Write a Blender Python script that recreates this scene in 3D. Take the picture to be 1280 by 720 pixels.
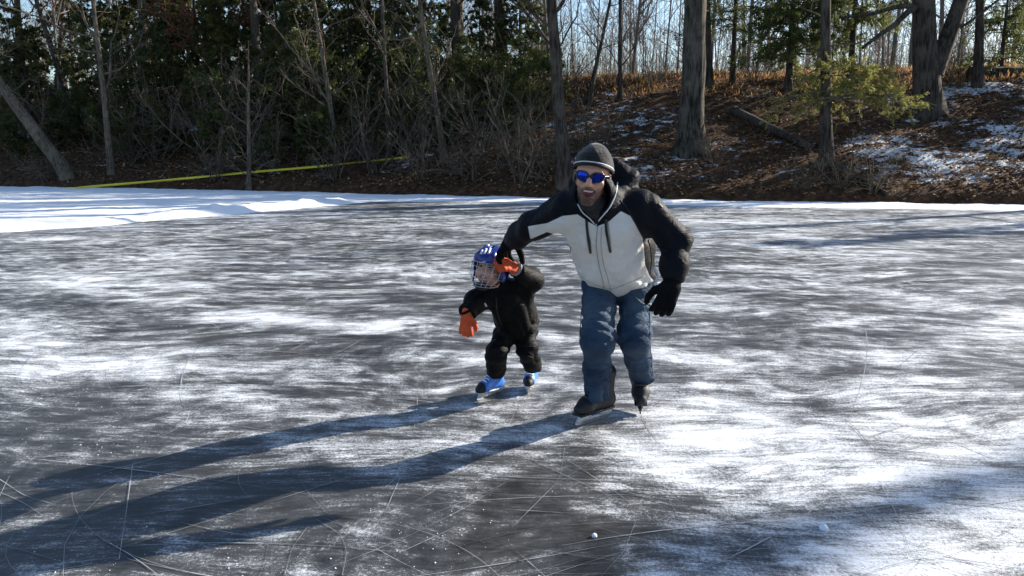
import bpy, math, random
import numpy as np
from mathutils import Vector, Matrix
from mathutils.bvhtree import BVHTree
rng = np.random.default_rng(11)
random.seed(11)
for o in list(bpy.data.objects):
    bpy.data.objects.remove(o)
scene = bpy.context.scene
COL = scene.collection

# ------------------------------------------------------------------ camera
CH, FPX, HORIZON = 1.5, 985.0, 185.0
PITCH = math.atan((360.0 - HORIZON) / FPX)
cam = bpy.data.cameras.new('camera')
cam.sensor_width = 36.0
cam.lens = FPX / 1280.0 * 36.0
cam.clip_start = 0.05
cam.clip_end = 3000.0
camo = bpy.data.objects.new('camera', cam)
camo.location = (0, 0, CH)
camo.rotation_euler = (math.pi / 2 - PITCH, 0, 0)
COL.objects.link(camo)
scene.camera = camo

# ------------------------------------------------------------------ sky and sun
SUN_AZ, SUN_EL = math.radians(64.0), math.radians(23.0)      # azimuth to the right of +Y
SUNV = Vector((math.sin(SUN_AZ) * math.cos(SUN_EL), math.cos(SUN_AZ) * math.cos(SUN_EL), math.sin(SUN_EL)))
world = bpy.data.worlds.new('World')
scene.world = world
world.use_nodes = True
wn = world.node_tree
sky = wn.nodes.new('ShaderNodeTexSky')
sky.sky_type = 'NISHITA'
sky.sun_disc = False
sky.sun_elevation = SUN_EL
sky.sun_rotation = SUN_AZ
sky.air_density = 1.0
sky.dust_density = 0.8
sky.ozone_density = 2.5
bg = wn.nodes['Background']
wn.links.new(sky.outputs[0], bg.inputs[0])
bg.inputs[1].default_value = 0.1
sun = bpy.data.lights.new('sun', 'SUN')
sun.energy = 5.0
sun.angle = math.radians(0.53)
sun.color = (1.0, 0.93, 0.82)
suno = bpy.data.objects.new('sun', sun)
suno.rotation_euler = SUNV.to_track_quat('Z', 'Y').to_euler()
suno.location = (30, 20, 40)
COL.objects.link(suno)
scene.view_settings.view_transform = 'Standard'
scene.view_settings.look = 'None'
scene.view_settings.exposure = 1.1
scene.view_settings.gamma = 1.0
scene.view_settings.use_curve_mapping = False
scene.render.engine = 'CYCLES'
scene.cycles.max_bounces = 6
scene.cycles.transparent_max_bounces = 8

# ------------------------------------------------------------------ pixel -> place
CP, SP = math.cos(PITCH), math.sin(PITCH)
def ray(px, py):
    v = (360.0 - py) / FPX
    return np.array([(px - 640.0) / FPX, CP + v * SP, -SP + v * CP])
def at(px, py, y):
    r = ray(px, py)
    return np.array([0, 0, CH]) + r * (y / r[1])
def ground(px, py, z=0.0):
    r = ray(px, py)
    return np.array([0, 0, CH]) + r * ((z - CH) / r[2])
def project(P):
    d = P - np.array([0, 0, CH])
    f = d[:, 1] * CP - d[:, 2] * SP
    u = d[:, 1] * SP + d[:, 2] * CP
    return 640 + FPX * d[:, 0] / f, 360 - FPX * u / f

# ------------------------------------------------------------------ noise
def _hash(ix, iy, iz):
    h = (ix * 374761393 + iy * 668265263 + iz * 2147483647 + 1013904223) & 0xffffffff
    h = ((h ^ (h >> 13)) * 1274126177) & 0xffffffff
    return ((h ^ (h >> 16)) & 0xffff) / 65535.0
def vnoise(P):
    P = np.asarray(P, float)
    i = np.floor(P).astype(np.int64); f = P - i
    f = f * f * (3 - 2 * f)
    r = 0
    for a in (0, 1):
        for b in (0, 1):
            for c in (0, 1):
                w = (f[:, 0] if a else 1 - f[:, 0]) * (f[:, 1] if b else 1 - f[:, 1]) * (f[:, 2] if c else 1 - f[:, 2])
                r = r + w * _hash(i[:, 0] + a, i[:, 1] + b, i[:, 2] + c)
    return r * 2 - 1
def fbm(P, o=4):
    r, a, s = 0, 0.5, 1.0
    for k in range(o):
        r = r + a * vnoise(P * s + 17.3 * k); a *= 0.5; s *= 2.03
    return r
def fbm2(x, y, sx, sy=None, rot=0.0, o=4, seed=0.0):
    sy = sx if sy is None else sy
    c, s = math.cos(rot), math.sin(rot)
    u, v = (x * c + y * s) * sx, (-x * s + y * c) * sy
    return fbm(np.stack([u + seed, v - seed, np.full_like(u, seed * 1.7 + 0.5)], 1), o)
def sstep(a, b, x):
    t = np.clip((x - a) / (b - a), 0, 1)
    return t * t * (3 - 2 * t)

# ------------------------------------------------------------------ mesh output
def tag(o, label=None, cat=None, group=None, kind=None):
    if label: o['label'] = label
    if cat: o['category'] = cat
    if group: o['group'] = group
    if kind: o['kind'] = kind
    return o
def link(o, parent=None):
    COL.objects.link(o)
    if parent is not None:
        o.parent = parent
    return o
def make_mesh(name, V, F, mats, attrs=None, smooth=True, face_attrs=None, mat_index=None):
    V = np.asarray(V, np.float32)
    Fs = [np.asarray(f, np.int32) for f in (F if isinstance(F, (list, tuple)) else [F]) if len(f)]
    me = bpy.data.meshes.new(name)
    me.vertices.add(len(V)); me.vertices.foreach_set('co', V.ravel())
    nl = sum(f.size for f in Fs); npoly = sum(len(f) for f in Fs)
    me.loops.add(nl); me.loops.foreach_set('vertex_index', np.concatenate([f.ravel() for f in Fs]))
    me.polygons.add(npoly)
    tot = np.concatenate([np.full(len(f), f.shape[1], np.int32) for f in Fs])
    st = np.concatenate([[0], np.cumsum(tot)[:-1]]).astype(np.int32)
    me.polygons.foreach_set('loop_start', st); me.polygons.foreach_set('loop_total', tot)
    for m in (mats if isinstance(mats, (list, tuple)) else [mats]):
        me.materials.append(m)
    if mat_index is not None:
        me.polygons.foreach_set('material_index', np.asarray(mat_index, np.int32))
    me.polygons.foreach_set('use_smooth', np.full(npoly, bool(smooth)))
    for k, a in (attrs or {}).items():
        at_ = me.attributes.new(k, 'FLOAT', 'POINT'); at_.data.foreach_set('value', np.asarray(a, np.float32))
    for k, a in (face_attrs or {}).items():
        at_ = me.attributes.new(k, 'FLOAT', 'FACE'); at_.data.foreach_set('value', np.asarray(a, np.float32))
    me.update(calc_edges=True)
    return me
def obj(name, V, F, mats, parent=None, **kw):
    return link(bpy.data.objects.new(name, make_mesh(name, V, F, mats, **kw)), parent)
def empty(name, loc=(0, 0, 0)):
    o = bpy.data.objects.new(name, None)
    o.location = loc; o.empty_display_size = 0.2
    return link(o)
def copy_tree(o, parent=None):
    c = o.copy(); COL.objects.link(c); c.parent = parent
    for ch in [q for q in ALLCH.get(o.name, [])]:
        copy_tree(ch, c)
    return c
ALLCH = {}
SHARED = {}
def shared(kind, most, build, base, size, label):
    """build the first few plants of a kind, then stand turned and scaled copies of them"""
    lst = SHARED.setdefault(kind, [])
    if len(lst) < most:
        root = build(); ALLCH[root.name] = [o for o in bpy.data.objects if o.parent == root]; lst.append([root, size, 0]); return root
    src = min(lst, key=lambda q: q[2] * 10 + abs(q[1] - size)); src[2] += 1
    c = copy_tree(src[0]); c.location = base; s = size / src[1]; c.scale = (s, s, s); c.rotation_euler = (0, 0, 1.0 + 2.1 * src[2]); c['label'] = label
    return c
class Bag:
    def __init__(s): s.V = []; s.F = {3: [], 4: []}; s.n = 0; s.fa = {3: [], 4: []}
    def add(s, V, F, fa=None):
        V = np.asarray(V, float).reshape(-1, 3); F = np.asarray(F)
        s.V.append(V); s.F[F.shape[1]].append(F + s.n)
        s.fa[F.shape[1]].append(np.full(len(F), 0.5) if fa is None else np.broadcast_to(fa, (len(F),)))
        s.n += len(V)
    def obj(s, name, mats, parent=None, **kw):
        V = np.concatenate(s.V); Fs = [np.concatenate(s.F[k]) for k in (3, 4) if s.F[k]]
        fa = np.concatenate([np.concatenate(s.fa[k]) for k in (3, 4) if s.fa[k]])
        return obj(name, V, Fs, mats, parent, face_attrs={'v': fa}, **kw)

def unit(v):
    v = np.asarray(v, float)
    return v / np.maximum(np.linalg.norm(v, axis=-1, keepdims=True), 1e-9)
def tubes(P, R, k=5, cap=True):
    """batch of tubes, P (B,n,3), R (B,n)"""
    P = np.asarray(P, float); R = np.asarray(R, float)
    if P.ndim == 2: P = P[None]; R = R[None]
    B, n, _ = P.shape
    T = unit(np.gradient(P, axis=1))
    m = unit(P[:, -1] - P[:, 0])
    ref = np.where((np.abs(m[:, 2]) > 0.8)[:, None], np.array([[1.0, 0.05, 0]]), np.array([[0, 0.05, 1.0]]))
    U = unit(np.cross(T, ref[:, None, :])); W = np.cross(T, U)
    a = np.arange(k) * 2 * math.pi / k
    V = P[:, :, None] + R[:, :, None, None] * (U[:, :, None] * np.cos(a)[None, None, :, None] + W[:, :, None] * np.sin(a)[None, None, :, None])
    i = np.arange(n - 1)[:, None] * k; j = np.arange(k)[None]; j2 = (j + 1) % k
    q = np.stack([i + j, i + j2, i + k + j2, i + k + j], -1).reshape(-1, 4)
    F = (q[None] + (np.arange(B) * n * k)[:, None, None]).reshape(-1, 4)
    return V.reshape(-1, 3), F
def cap_faces(n, k, rev):
    return np.array([[0, a + 1, a] if rev else [0, a, a + 1] for a in range(1, k - 1)]) + (0 if rev else (n - 1) * k)
def tube_obj(name, pts, r, mat, parent=None, k=6):
    pts = np.asarray(pts, float); r = np.full(len(pts), r) if np.isscalar(r) else np.asarray(r)
    V, F = tubes(pts, r, k)
    n = len(pts)
    return obj(name, V, [np.concatenate([cap_faces(n, k, True), cap_faces(n, k, False)]), F], mat, parent)
def smooth_path(pts, n):
    pts = np.asarray(pts, float)
    s = np.concatenate([[0], np.cumsum(np.linalg.norm(np.diff(pts, axis=0), axis=1))])
    t = np.linspace(0, s[-1], n)
    q = np.stack([np.interp(t, s, pts[:, c]) for c in range(pts.shape[1])], 1)
    for _ in range(2):
        q[1:-1] = 0.25 * q[:-2] + 0.5 * q[1:-1] + 0.25 * q[2:]
    return q
def box_vf(c, ax, half):
    c = np.asarray(c, float)
    V = np.array([c + ax[0] * half[0] * a + ax[1] * half[1] * b + ax[2] * half[2] * d for a in (-1, 1) for b in (-1, 1) for d in (-1, 1)])
    F = np.array([[0, 1, 3, 2], [4, 6, 7, 5], [0, 4, 5, 1], [2, 3, 7, 6], [0, 2, 6, 4], [1, 5, 7, 3]])
    return V, F

# ------------------------------------------------------------------ materials
def newmat(name):
    m = bpy.data.materials.new(name); m.use_nodes = True
    return m, m.node_tree, m.node_tree.nodes['Principled BSDF']
class N:
    """tiny node helper"""
    def __init__(s, nt): s.nt = nt
    def n(s, t, **kw):
        x = s.nt.nodes.new(t)
        for k, v in kw.items():
            if k.startswith('i_'):
                x.inputs[int(k[2:])].default_value = v
            else:
                setattr(x, k, v)
        return x
    def l(s, a, b): s.nt.links.new(a, b)
    def math(s, op, a, b=None, c=None, clamp=False):
        x = s.nt.nodes.new('ShaderNodeMath'); x.operation = op; x.use_clamp = clamp
        for i, q in enumerate((a, b, c)):
            if q is None: continue
            if isinstance(q, (int, float)): x.inputs[i].default_value = q
            else: s.l(q, x.inputs[i])
        return x.outputs[0]
    def ss(s, a, b, x):
        m = s.nt.nodes.new('ShaderNodeMapRange'); m.interpolation_type = 'SMOOTHSTEP'
        m.inputs[1].default_value = a; m.inputs[2].default_value = b
        s.l(x, m.inputs[0]); return m.outputs[0]
    def noise(s, vec, scale, detail=4.0, rough=0.55, dist=0.0):
        x = s.nt.nodes.new('ShaderNodeTexNoise')
        x.inputs['Scale'].default_value = scale; x.inputs['Detail'].default_value = detail
        x.inputs['Roughness'].default_value = rough; x.inputs['Distortion'].default_value = dist
        if vec is not None: s.l(vec, x.inputs['Vector'])
        return x.outputs['Fac']
    def mapping(s, vec, scale=(1, 1, 1), rot=(0, 0, 0), loc=(0, 0, 0)):
        x = s.nt.nodes.new('ShaderNodeMapping')
        x.inputs['Scale'].default_value = scale; x.inputs['Rotation'].default_value = rot; x.inputs['Location'].default_value = loc
        s.l(vec, x.inputs['Vector']); return x.outputs[0]
    def coord(s, which='Object'):
        return s.nt.nodes.new('ShaderNodeTexCoord').outputs[which]
    def pos(s): return s.nt.nodes.new('ShaderNodeNewGeometry').outputs['Position']
    def attr(s, name):
        x = s.nt.nodes.new('ShaderNodeAttribute'); x.attribute_name = name; return x.outputs['Fac']
    def mix(s, f, a, b):
        x = s.nt.nodes.new('ShaderNodeMix'); x.data_type = 'RGBA'
        for i, q in ((0, f), (6, a), (7, b)):
            if isinstance(q, (int, float)): x.inputs[i].default_value = q
            elif isinstance(q, tuple): x.inputs[i].default_value = (*q, 1) if len(q) == 3 else q
            else: s.l(q, x.inputs[i])
        return x.outputs[2]
    def ramp(s, f, stops):
        x = s.nt.nodes.new('ShaderNodeValToRGB'); e = x.color_ramp.elements
        while len(e) < len(stops): e.new(0.5)
        for q, (p, c) in zip(e, stops): q.position = p; q.color = (*c, 1)
        s.l(f, x.inputs[0]); return x.outputs[0]
    def bump(s, h, strength, dist, normal=None):
        x = s.nt.nodes.new('ShaderNodeBump'); x.inputs['Strength'].default_value = strength; x.inputs['Distance'].default_value = dist
        s.l(h, x.inputs['Height'])
        if normal is not None: s.l(normal, x.inputs['Normal'])
        return x.outputs[0]

def simple(name, col, rough=0.7, metal=0.0, var=0.25, nscale=30.0, bump=0.0, bscale=200.0, spec=0.5, sheen=0.0):
    m, nt, b = newmat(name); g = N(nt); p = g.coord()
    f = g.noise(p, nscale, 4)
    c0 = tuple(c * (1 - var) for c in col); c1 = tuple(min(1, c * (1 + var)) for c in col)
    g.l(g.mix(g.ss(0.3, 0.7, f), c0, c1), b.inputs['Base Color'])
    b.inputs['Roughness'].default_value = rough; b.inputs['Metallic'].default_value = metal
    b.inputs['Specular IOR Level'].default_value = spec
    if sheen: b.inputs['Sheen Weight'].default_value = sheen
    if bump:
        g.l(g.bump(g.noise(p, bscale, 3), bump, 0.004), b.inputs['Normal'])
    return m
def bark_mat(name, c0, c1, sc=1.0, moss=0.0):
    m, nt, b = newmat(name); g = N(nt); p = g.coord()
    st = g.mapping(p, (1, 1, 0.16))
    f = g.noise(st, 14 * sc, 6, 0.65, 0.6); f2 = g.noise(p, 1.6, 4)
    c = g.mix(g.ss(0.36, 0.64, f), c0, c1)
    c = g.mix(g.math('MULTIPLY', g.ss(0.45, 0.7, f2), 0.5), c, tuple(x * 1.5 + 0.01 for x in c1))
    if moss:
        c = g.mix(g.math('MULTIPLY', g.ss(0.5, 0.66, g.noise(p, 2.3, 5)), moss), c, (0.07, 0.09, 0.035))
    g.l(c, b.inputs['Base Color']); b.inputs['Roughness'].default_value = 0.9; b.inputs['Specular IOR Level'].default_value = 0.2
    g.l(g.bump(f, 0.9, 0.05), b.inputs['Normal'])
    return m
def leaf_mat(name, stops, transl=0.35, rough=0.55):
    m, nt, b = newmat(name); g = N(nt)
    c = g.ramp(g.attr('v'), stops)
    g.l(c, b.inputs['Base Color']); b.inputs['Roughness'].default_value = rough; b.inputs['Specular IOR Level'].default_value = 0.3
    t = g.n('ShaderNodeBsdfTranslucent'); g.l(c, t.inputs[0])
    mx = g.n('ShaderNodeMixShader', i_0=transl); g.l(b.outputs[0], mx.inputs[1]); g.l(t.outputs[0], mx.inputs[2])
    g.l(mx.outputs[0], nt.nodes['Material Output'].inputs[0])
    return m

M = {}
M['bark_oak'] = bark_mat('bark_oak', (0.014, 0.012, 0.009), (0.105, 0.09, 0.07), 0.7)
M['bark_dark'] = bark_mat('bark_dark', (0.018, 0.014, 0.011), (0.085, 0.068, 0.053))
M['bark_pale'] = bark_mat('bark_pale', (0.045, 0.035, 0.025), (0.17, 0.135, 0.1), 1.6, 0.35)
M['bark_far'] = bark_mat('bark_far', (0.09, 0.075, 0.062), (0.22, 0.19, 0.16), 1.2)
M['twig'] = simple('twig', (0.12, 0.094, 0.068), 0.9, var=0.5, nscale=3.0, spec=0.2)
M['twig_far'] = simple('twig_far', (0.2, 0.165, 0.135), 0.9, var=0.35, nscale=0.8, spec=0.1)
M['holly'] = leaf_mat('holly_leaf', [(0, (0.024, 0.034, 0.01)), (0.55, (0.075, 0.09, 0.024)), (1, (0.16, 0.16, 0.042))], 0.42, 0.5)
M['cedar'] = leaf_mat('cedar_leaf', [(0, (0.026, 0.036, 0.012)), (0.55, (0.08, 0.09, 0.026)), (1, (0.17, 0.155, 0.045))], 0.45, 0.6)
M['pine'] = leaf_mat('pine_needle', [(0, (0.05, 0.065, 0.018)), (0.6, (0.12, 0.14, 0.038)), (1, (0.21, 0.21, 0.06))], 0.5, 0.55)
M['hemlock'] = leaf_mat('hemlock_needle', [(0, (0.14, 0.145, 0.035)), (0.6, (0.28, 0.27, 0.075)), (1, (0.42, 0.37, 0.12))], 0.55, 0.55)
M['dry_leaf'] = leaf_mat('dry_leaf', [(0, (0.032, 0.018, 0.01)), (0.4, (0.13, 0.068, 0.032)), (0.75, (0.3, 0.17, 0.08)), (1, (0.48, 0.31, 0.17))], 0.15, 0.8)
M['russet'] = leaf_mat('russet_leaf', [(0, (0.07, 0.024, 0.012)), (0.6, (0.17, 0.065, 0.03)), (1, (0.27, 0.12, 0.06))], 0.45, 0.7)
M['dry_grass'] = leaf_mat('dry_grass', [(0, (0.16, 0.08, 0.03)), (0.5, (0.36, 0.2, 0.08)), (1, (0.55, 0.36, 0.17))], 0.4, 0.8)
M['tape'] = simple('yellow_tape', (0.75, 0.6, 0.03), 0.4, var=0.06)

# ---- snow
def snow_mat():
    m, nt, b = newmat('snow'); g = N(nt); p = g.pos()
    f = g.noise(p, 3.0, 6); f2 = g.noise(p, 40.0, 4)
    g.l(g.mix(f, (0.8, 0.82, 0.85), (0.9, 0.9, 0.9)), b.inputs['Base Color'])
    b.inputs['Roughness'].default_value = 0.85; b.inputs['Specular IOR Level'].default_value = 0.2
    g.l(g.bump(f2, 0.4, 0.03), b.inputs['Normal'])
    return m
M['snow'] = snow_mat()
# ---- bank soil with litter and thin snow
def soil_mat():
    m, nt, b = newmat('bank_soil'); g = N(nt); p = g.pos()
    f = g.noise(p, 5.0, 8, 0.65); f2 = g.noise(p, 22.0, 5, 0.7); f3 = g.noise(p, 0.5, 4)
    c = g.ramp(f, [(0.3, (0.02, 0.013, 0.008)), (0.5, (0.075, 0.038, 0.02)), (0.66, (0.16, 0.08, 0.036))])
    c = g.mix(g.math('MULTIPLY', g.ss(0.5, 0.72, f2), 0.6), c, (0.17, 0.1, 0.055))
    st = g.mapping(p, (1.0, 1.6, 1.6), (0, 0, 0.35))
    ms = g.noise(st, 1.7, 8, 0.66)
    s = g.math('ADD', ms, g.math('MULTIPLY', g.math('SUBTRACT', g.attr('snow'), 0.5), 0.55))
    s = g.math('ADD', s, g.math('MULTIPLY', g.math('SUBTRACT', f2, 0.5), 0.3))
    k = g.ss(0.56, 0.64, s)
    g.l(g.mix(k, c, (0.8, 0.82, 0.85)), b.inputs['Base Color'])
    b.inputs['Roughness'].default_value = 0.92; b.inputs['Specular IOR Level'].default_value = 0.15
    h = g.math('ADD', g.math('MULTIPLY', f2, 0.6), f)
    g.l(g.bump(h, 0.9, 0.12), b.inputs['Normal'])
    return m
M['soil'] = soil_mat()
# ---- skated lake ice
def ice_mat():
    m, nt, b = newmat('lake_ice'); g = N(nt); p = g.pos()
    fr = g.attr('frost')
    warp = g.nt.nodes.new('ShaderNodeTexNoise'); warp.inputs['Scale'].default_value = 0.35; warp.inputs['Detail'].default_value = 2
    g.l(p, warp.inputs['Vector'])
    vm = g.nt.nodes.new('ShaderNodeVectorMath'); vm.operation = 'MULTIPLY_ADD'
    g.l(warp.outputs['Color'], vm.inputs[0]); vm.inputs[1].default_value = (1.4, 1.4, 0); g.l(p, vm.inputs[2])
    q = vm.outputs[0]
    def streak(rot, sx, sy, loc):
        return g.noise(g.mapping(q, (sx, sy, 1), (0, 0, rot), loc), 1.0, 7, 0.62)
    s1 = streak(-0.16, 0.8, 1.9, (3, 1, 0)); s2 = streak(0.8, 1.2, 4.2, (9, 4, 0)); s3 = streak(-0.75, 1.3, 4.6, (5, 8, 2))
    fine1 = g.noise(g.mapping(q, (4, 26, 1), (0, 0, -0.25)), 1.0, 5, 0.65)
    fine2 = g.noise(g.mapping(q, (4, 24, 1), (0, 0, 0.6)), 1.0, 5, 0.65)
    fine3 = g.noise(g.mapping(q, (4, 30, 1), (0, 0, -1.0)), 1.0, 5, 0.65)
    fine = g.math('MAXIMUM', g.math('MAXIMUM', fine1, fine2), fine3)
    grain = g.noise(p, 70.0, 4, 0.75); grain2 = g.noise(p, 230.0, 2, 0.6); blot = g.noise(q, 1.3, 5, 0.6); patch = g.noise(q, 5.0, 8, 0.72, 0.3)
    st = g.math('MAXIMUM', g.math('MAXIMUM', s1, g.math('SUBTRACT', s2, 0.02)), g.math('SUBTRACT', s3, 0.02))
    # how much loose snow lies on the ice here, plus the painted far sheen
    d = g.math('MULTIPLY', fr, 0.75)
    for f_, m_, w_ in ((st, 0.57, 2.5), (patch, 0.5, 1.6), (fine, 0.59, 1.7)):
        d = g.math('ADD', d, g.math('MULTIPLY', g.math('SUBTRACT', f_, m_), w_))
    dg = g.math('ADD', d, g.math('MULTIPLY', g.math('SUBTRACT', grain, 0.5), 1.5))
    dg = g.math('ADD', dg, g.math('MULTIPLY', g.math('SUBTRACT', grain2, 0.5), 1.0))
    k = g.math('MULTIPLY', g.ss(0.08, 1.0, dg), 0.92)
    k = g.math('ADD', k, g.math('MULTIPLY', g.ss(-0.6, 0.5, d), 0.085), clamp=True)
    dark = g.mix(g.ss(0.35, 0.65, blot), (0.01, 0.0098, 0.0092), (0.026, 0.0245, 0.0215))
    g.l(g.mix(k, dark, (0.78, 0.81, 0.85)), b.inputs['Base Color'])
    r = g.math('ADD', g.math('MULTIPLY', k, 0.35), g.math('ADD', 0.32, g.math('MULTIPLY', g.ss(0.35, 0.7, st), 0.12)))
    g.l(r, b.inputs['Roughness'])
    b.inputs['IOR'].default_value = 1.31
    b.inputs['Specular IOR Level'].default_value = 0.5
    h = g.math('ADD', g.math('MULTIPLY', fine, 0.5), g.math('ADD', g.math('MULTIPLY', k, 0.8), g.math('MULTIPLY', grain, 0.3)))
    g.l(g.bump(h, 0.35, 0.006), b.inputs['Normal'])
    return m
M['ice'] = ice_mat()
M['shaving'] = simple('ice_shavings', (0.8, 0.82, 0.85), 0.7, var=0.08)
M['groove'] = simple('cut_dark_ice', (0.06, 0.062, 0.065), 0.4, var=0.5, nscale=2.0)
M['cut'] = simple('skate_cut_ice', (0.3, 0.31, 0.32), 0.6, var=0.8, nscale=1.5)

# ------------------------------------------------------------------ terrain
POND = np.array([(-70, 42), (-40, 36.5), (-19.5, 30.3), (-9, 27.0), (0, 24.3), (7, 22.4), (13.5, 20.9), (20, 18.6), (28, 13.5), (36, 4), (40, -12), (36, -45), (-70, -60)], float)
def pond_s(x, y):
    """signed distance outwards from the pond's edge"""
    best = np.full(x.shape, 1e9); inside = np.zeros(x.shape, bool)
    n = len(POND)
    for i in range(n):
        a, b = POND[i], POND[(i + 1) % n]
        d = b - a; t = np.clip(((x - a[0]) * d[0] + (y - a[1]) * d[1]) / (d @ d), 0, 1)
        best = np.minimum(best, np.hypot(x - a[0] - t * d[0], y - a[1] - t * d[1]))
        c = (a[1] > y) != (b[1] > y)
        xi = a[0] + (y - a[1]) / (d[1] if abs(d[1]) > 1e-9 else 1e-9) * d[0]
        inside ^= c & (x < xi)
    return np.where(inside, -best, best)
def terrain_z(x, y):
    x = np.asarray(x, float); y = np.asarray(y, float)
    sh = x.shape; x = x.ravel(); y = y.ravel()
    s = pond_s(x, y) + 0.35 * fbm2(x, y, 0.35, seed=3) + 0.1 * fbm2(x, y, 1.6, seed=8)
    z = np.interp(s, [-6, -0.3, 0, 0.35, 1.4, 5, 9, 12, 15, 25, 60, 250], [-0.9, -0.3, -0.02, 0.3, 0.62, 1.85, 3.5, 4.45, 4.8, 5.1, 5.6, 8])
    k = sstep(0.3, 4, s)
    z = z + k * (0.35 * fbm2(x, y, 0.22, seed=5) + 0.18 * fbm2(x, y, 0.9, seed=6)) + sstep(0, 1, s) * 0.05 * fbm2(x, y, 3.5, seed=7)
    return z.reshape(sh)
def axis(lo, hi, step, far, grow):
    a = list(np.arange(lo, hi, step)); d = step
    while a[-1] < far: d *= grow; a.append(a[-1] + d)
    d = step
    while a[0] > -far: d *= grow; a.insert(0, a[0] - d)
    return np.array(a)
xs = axis(-34, 30, 0.2, 900, 1.22); ys = axis(19, 52, 0.2, 900, 1.22)
X, Y = np.meshgrid(xs, ys); Z = terrain_z(X, Y)
def grid_faces(ny, nx):
    i = np.arange(ny - 1)[:, None] * nx + np.arange(nx - 1)[None]
    return np.stack([i, i + 1, i + nx + 1, i + nx], -1).reshape(-1, 4)
GV = np.stack([X.ravel(), Y.ravel(), Z.ravel()], 1)
gs = pond_s(GV[:, 0], GV[:, 1])
gpx, gpy = project(np.where(GV[:, 1:2] > 1, GV, np.array([[0, 1, 0]])))
snowm = 0.33 + 0.1 * sstep(700, 800, gpx) + 0.17 * sstep(1000, 1180, gpx) + 0.5 * fbm2(GV[:, 0], GV[:, 1], 0.5, seed=21)
snowm = snowm * (1 - 0.75 * sstep(9.5, 12.5, gs)) * (0.35 + 0.65 * sstep(0.4, 1.6, gs))
tag(obj('ground', GV, grid_faces(len(ys), len(xs)), M['soil'], attrs={'snow': snowm}),
    'wooded bank of brown leaf litter with thin snow patches', 'ground', kind='structure')
def hit(px, py, ymax=70.0):
    r = ray(px, py); t = np.linspace(18.0, ymax, 1600) / r[1]
    p = np.array([0, 0, CH]) + r[None] * t[:, None]
    z = terrain_z(p[:, 0], p[:, 1])
    k = np.nonzero(p[:, 2] < z)[0]
    return p[k[0]] if len(k) else p[-1]

# ------------------------------------------------------------------ ice
ang = np.concatenate([np.linspace(-180, -42, 40)[:-1], np.linspace(-42, 42, 380), np.linspace(42, 180, 40)[1:]])
rad = np.concatenate([[0.02, 0.5, 1.0, 1.4], np.geomspace(1.7, 34, 320), [40, 50, 65, 85]])
A, R_ = np.meshgrid(np.radians(ang), rad)
IX, IY = (np.sin(A) * R_).ravel(), (np.cos(A) * R_).ravel()
fl = 0.4 + 0.42 * fbm2(IX, IY, 0.33, 0.75, -0.15, 4, 31) + 0.34 * fbm2(IX, IY, 0.9, 2.6, -0.2, 4, 37) + 0.2 * fbm2(IX, IY, 1.2, 5.0, 0.45, 3, 41)
STROKES = [  # swept snow lying on the ice: picture points, half width (m), amount
    ([(40, 340), (180, 372), (350, 402)], 0.22, 0.55), ([(280, 395), (400, 402), (510, 408)], 0.2, 0.55), ([(90, 448), (200, 480), (340, 520)], 0.14, 0.6),
    ([(0, 385), (60, 430), (120, 465)], 0.22, 0.4), ([(0, 430), (40, 470)], 0.25, 0.35), ([(330, 390), (520, 420), (620, 440)], 0.2, 0.3),
    ([(130, 350), (300, 355), (420, 372)], 0.25, 0.35), ([(400, 330), (560, 350)], 0.3, 0.3), ([(60, 300), (240, 318)], 0.4, 0.15),
    ([(590, 490), (680, 470), (720, 440)], 0.09, 0.5), ([(700, 420), (640, 470)], 0.08, 0.3),
    ([(820, 360), (920, 385), (1040, 400)], 0.3, 0.45), ([(840, 440), (960, 470), (1100, 500)], 0.3, 0.55), ([(830, 500), (930, 540), (1060, 590)], 0.28, 0.7),
    ([(760, 540), (900, 600), (980, 640)], 0.16, 0.6), ([(950, 560), (1100, 640), (1280, 700)], 0.4, 0.7), ([(1100, 460), (1200, 520), (1280, 560)], 0.5, 0.6),
    ([(1040, 350), (1180, 380), (1280, 400)], 0.5, 0.35), ([(1150, 600), (1280, 660)], 0.4, 0.6), ([(900, 330), (1060, 350)], 0.4, 0.25),
    ([(850, 690), (1000, 700), (1280, 715)], 0.2, 0.45), ([(830, 700), (880, 720)], 0.1, 0.5), ([(420, 590), (560, 560), (680, 540)], 0.08, 0.4), ([(640, 545), (690, 538)], 0.05, 0.4),
    ([(40, 610), (110, 612)], 0.06, 0.3), ([(0, 668), (90, 652)], 0.035, 0.7), ([(420, 640), (560, 685)], 0.03, 0.5), ([(520, 660), (620, 600)], 0.05, 0.3),
    ([(900, 290), (1280, 300)], 0.9, 0.15), ([(850, 275), (1280, 282)], 1.2, 0.25), ([(420, 300), (700, 300)], 0.7, 0.1), ([(560, 345), (720, 340)], 0.3, 0.2)]
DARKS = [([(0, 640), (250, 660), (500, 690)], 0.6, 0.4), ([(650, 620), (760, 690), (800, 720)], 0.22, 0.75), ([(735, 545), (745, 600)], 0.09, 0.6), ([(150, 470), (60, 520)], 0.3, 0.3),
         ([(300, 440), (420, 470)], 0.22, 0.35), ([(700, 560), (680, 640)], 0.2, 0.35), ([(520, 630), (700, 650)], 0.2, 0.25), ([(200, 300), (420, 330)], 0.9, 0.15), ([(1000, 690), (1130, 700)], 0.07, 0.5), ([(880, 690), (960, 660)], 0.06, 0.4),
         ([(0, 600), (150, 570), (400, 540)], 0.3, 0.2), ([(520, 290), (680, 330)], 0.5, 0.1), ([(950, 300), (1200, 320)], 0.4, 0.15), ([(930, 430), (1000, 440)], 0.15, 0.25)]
wx = IX + 0.38 * fbm2(IX, IY, 1.3, seed=51); wy = IY + 0.3 * fbm2(IX, IY, 1.3, seed=57)
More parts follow.
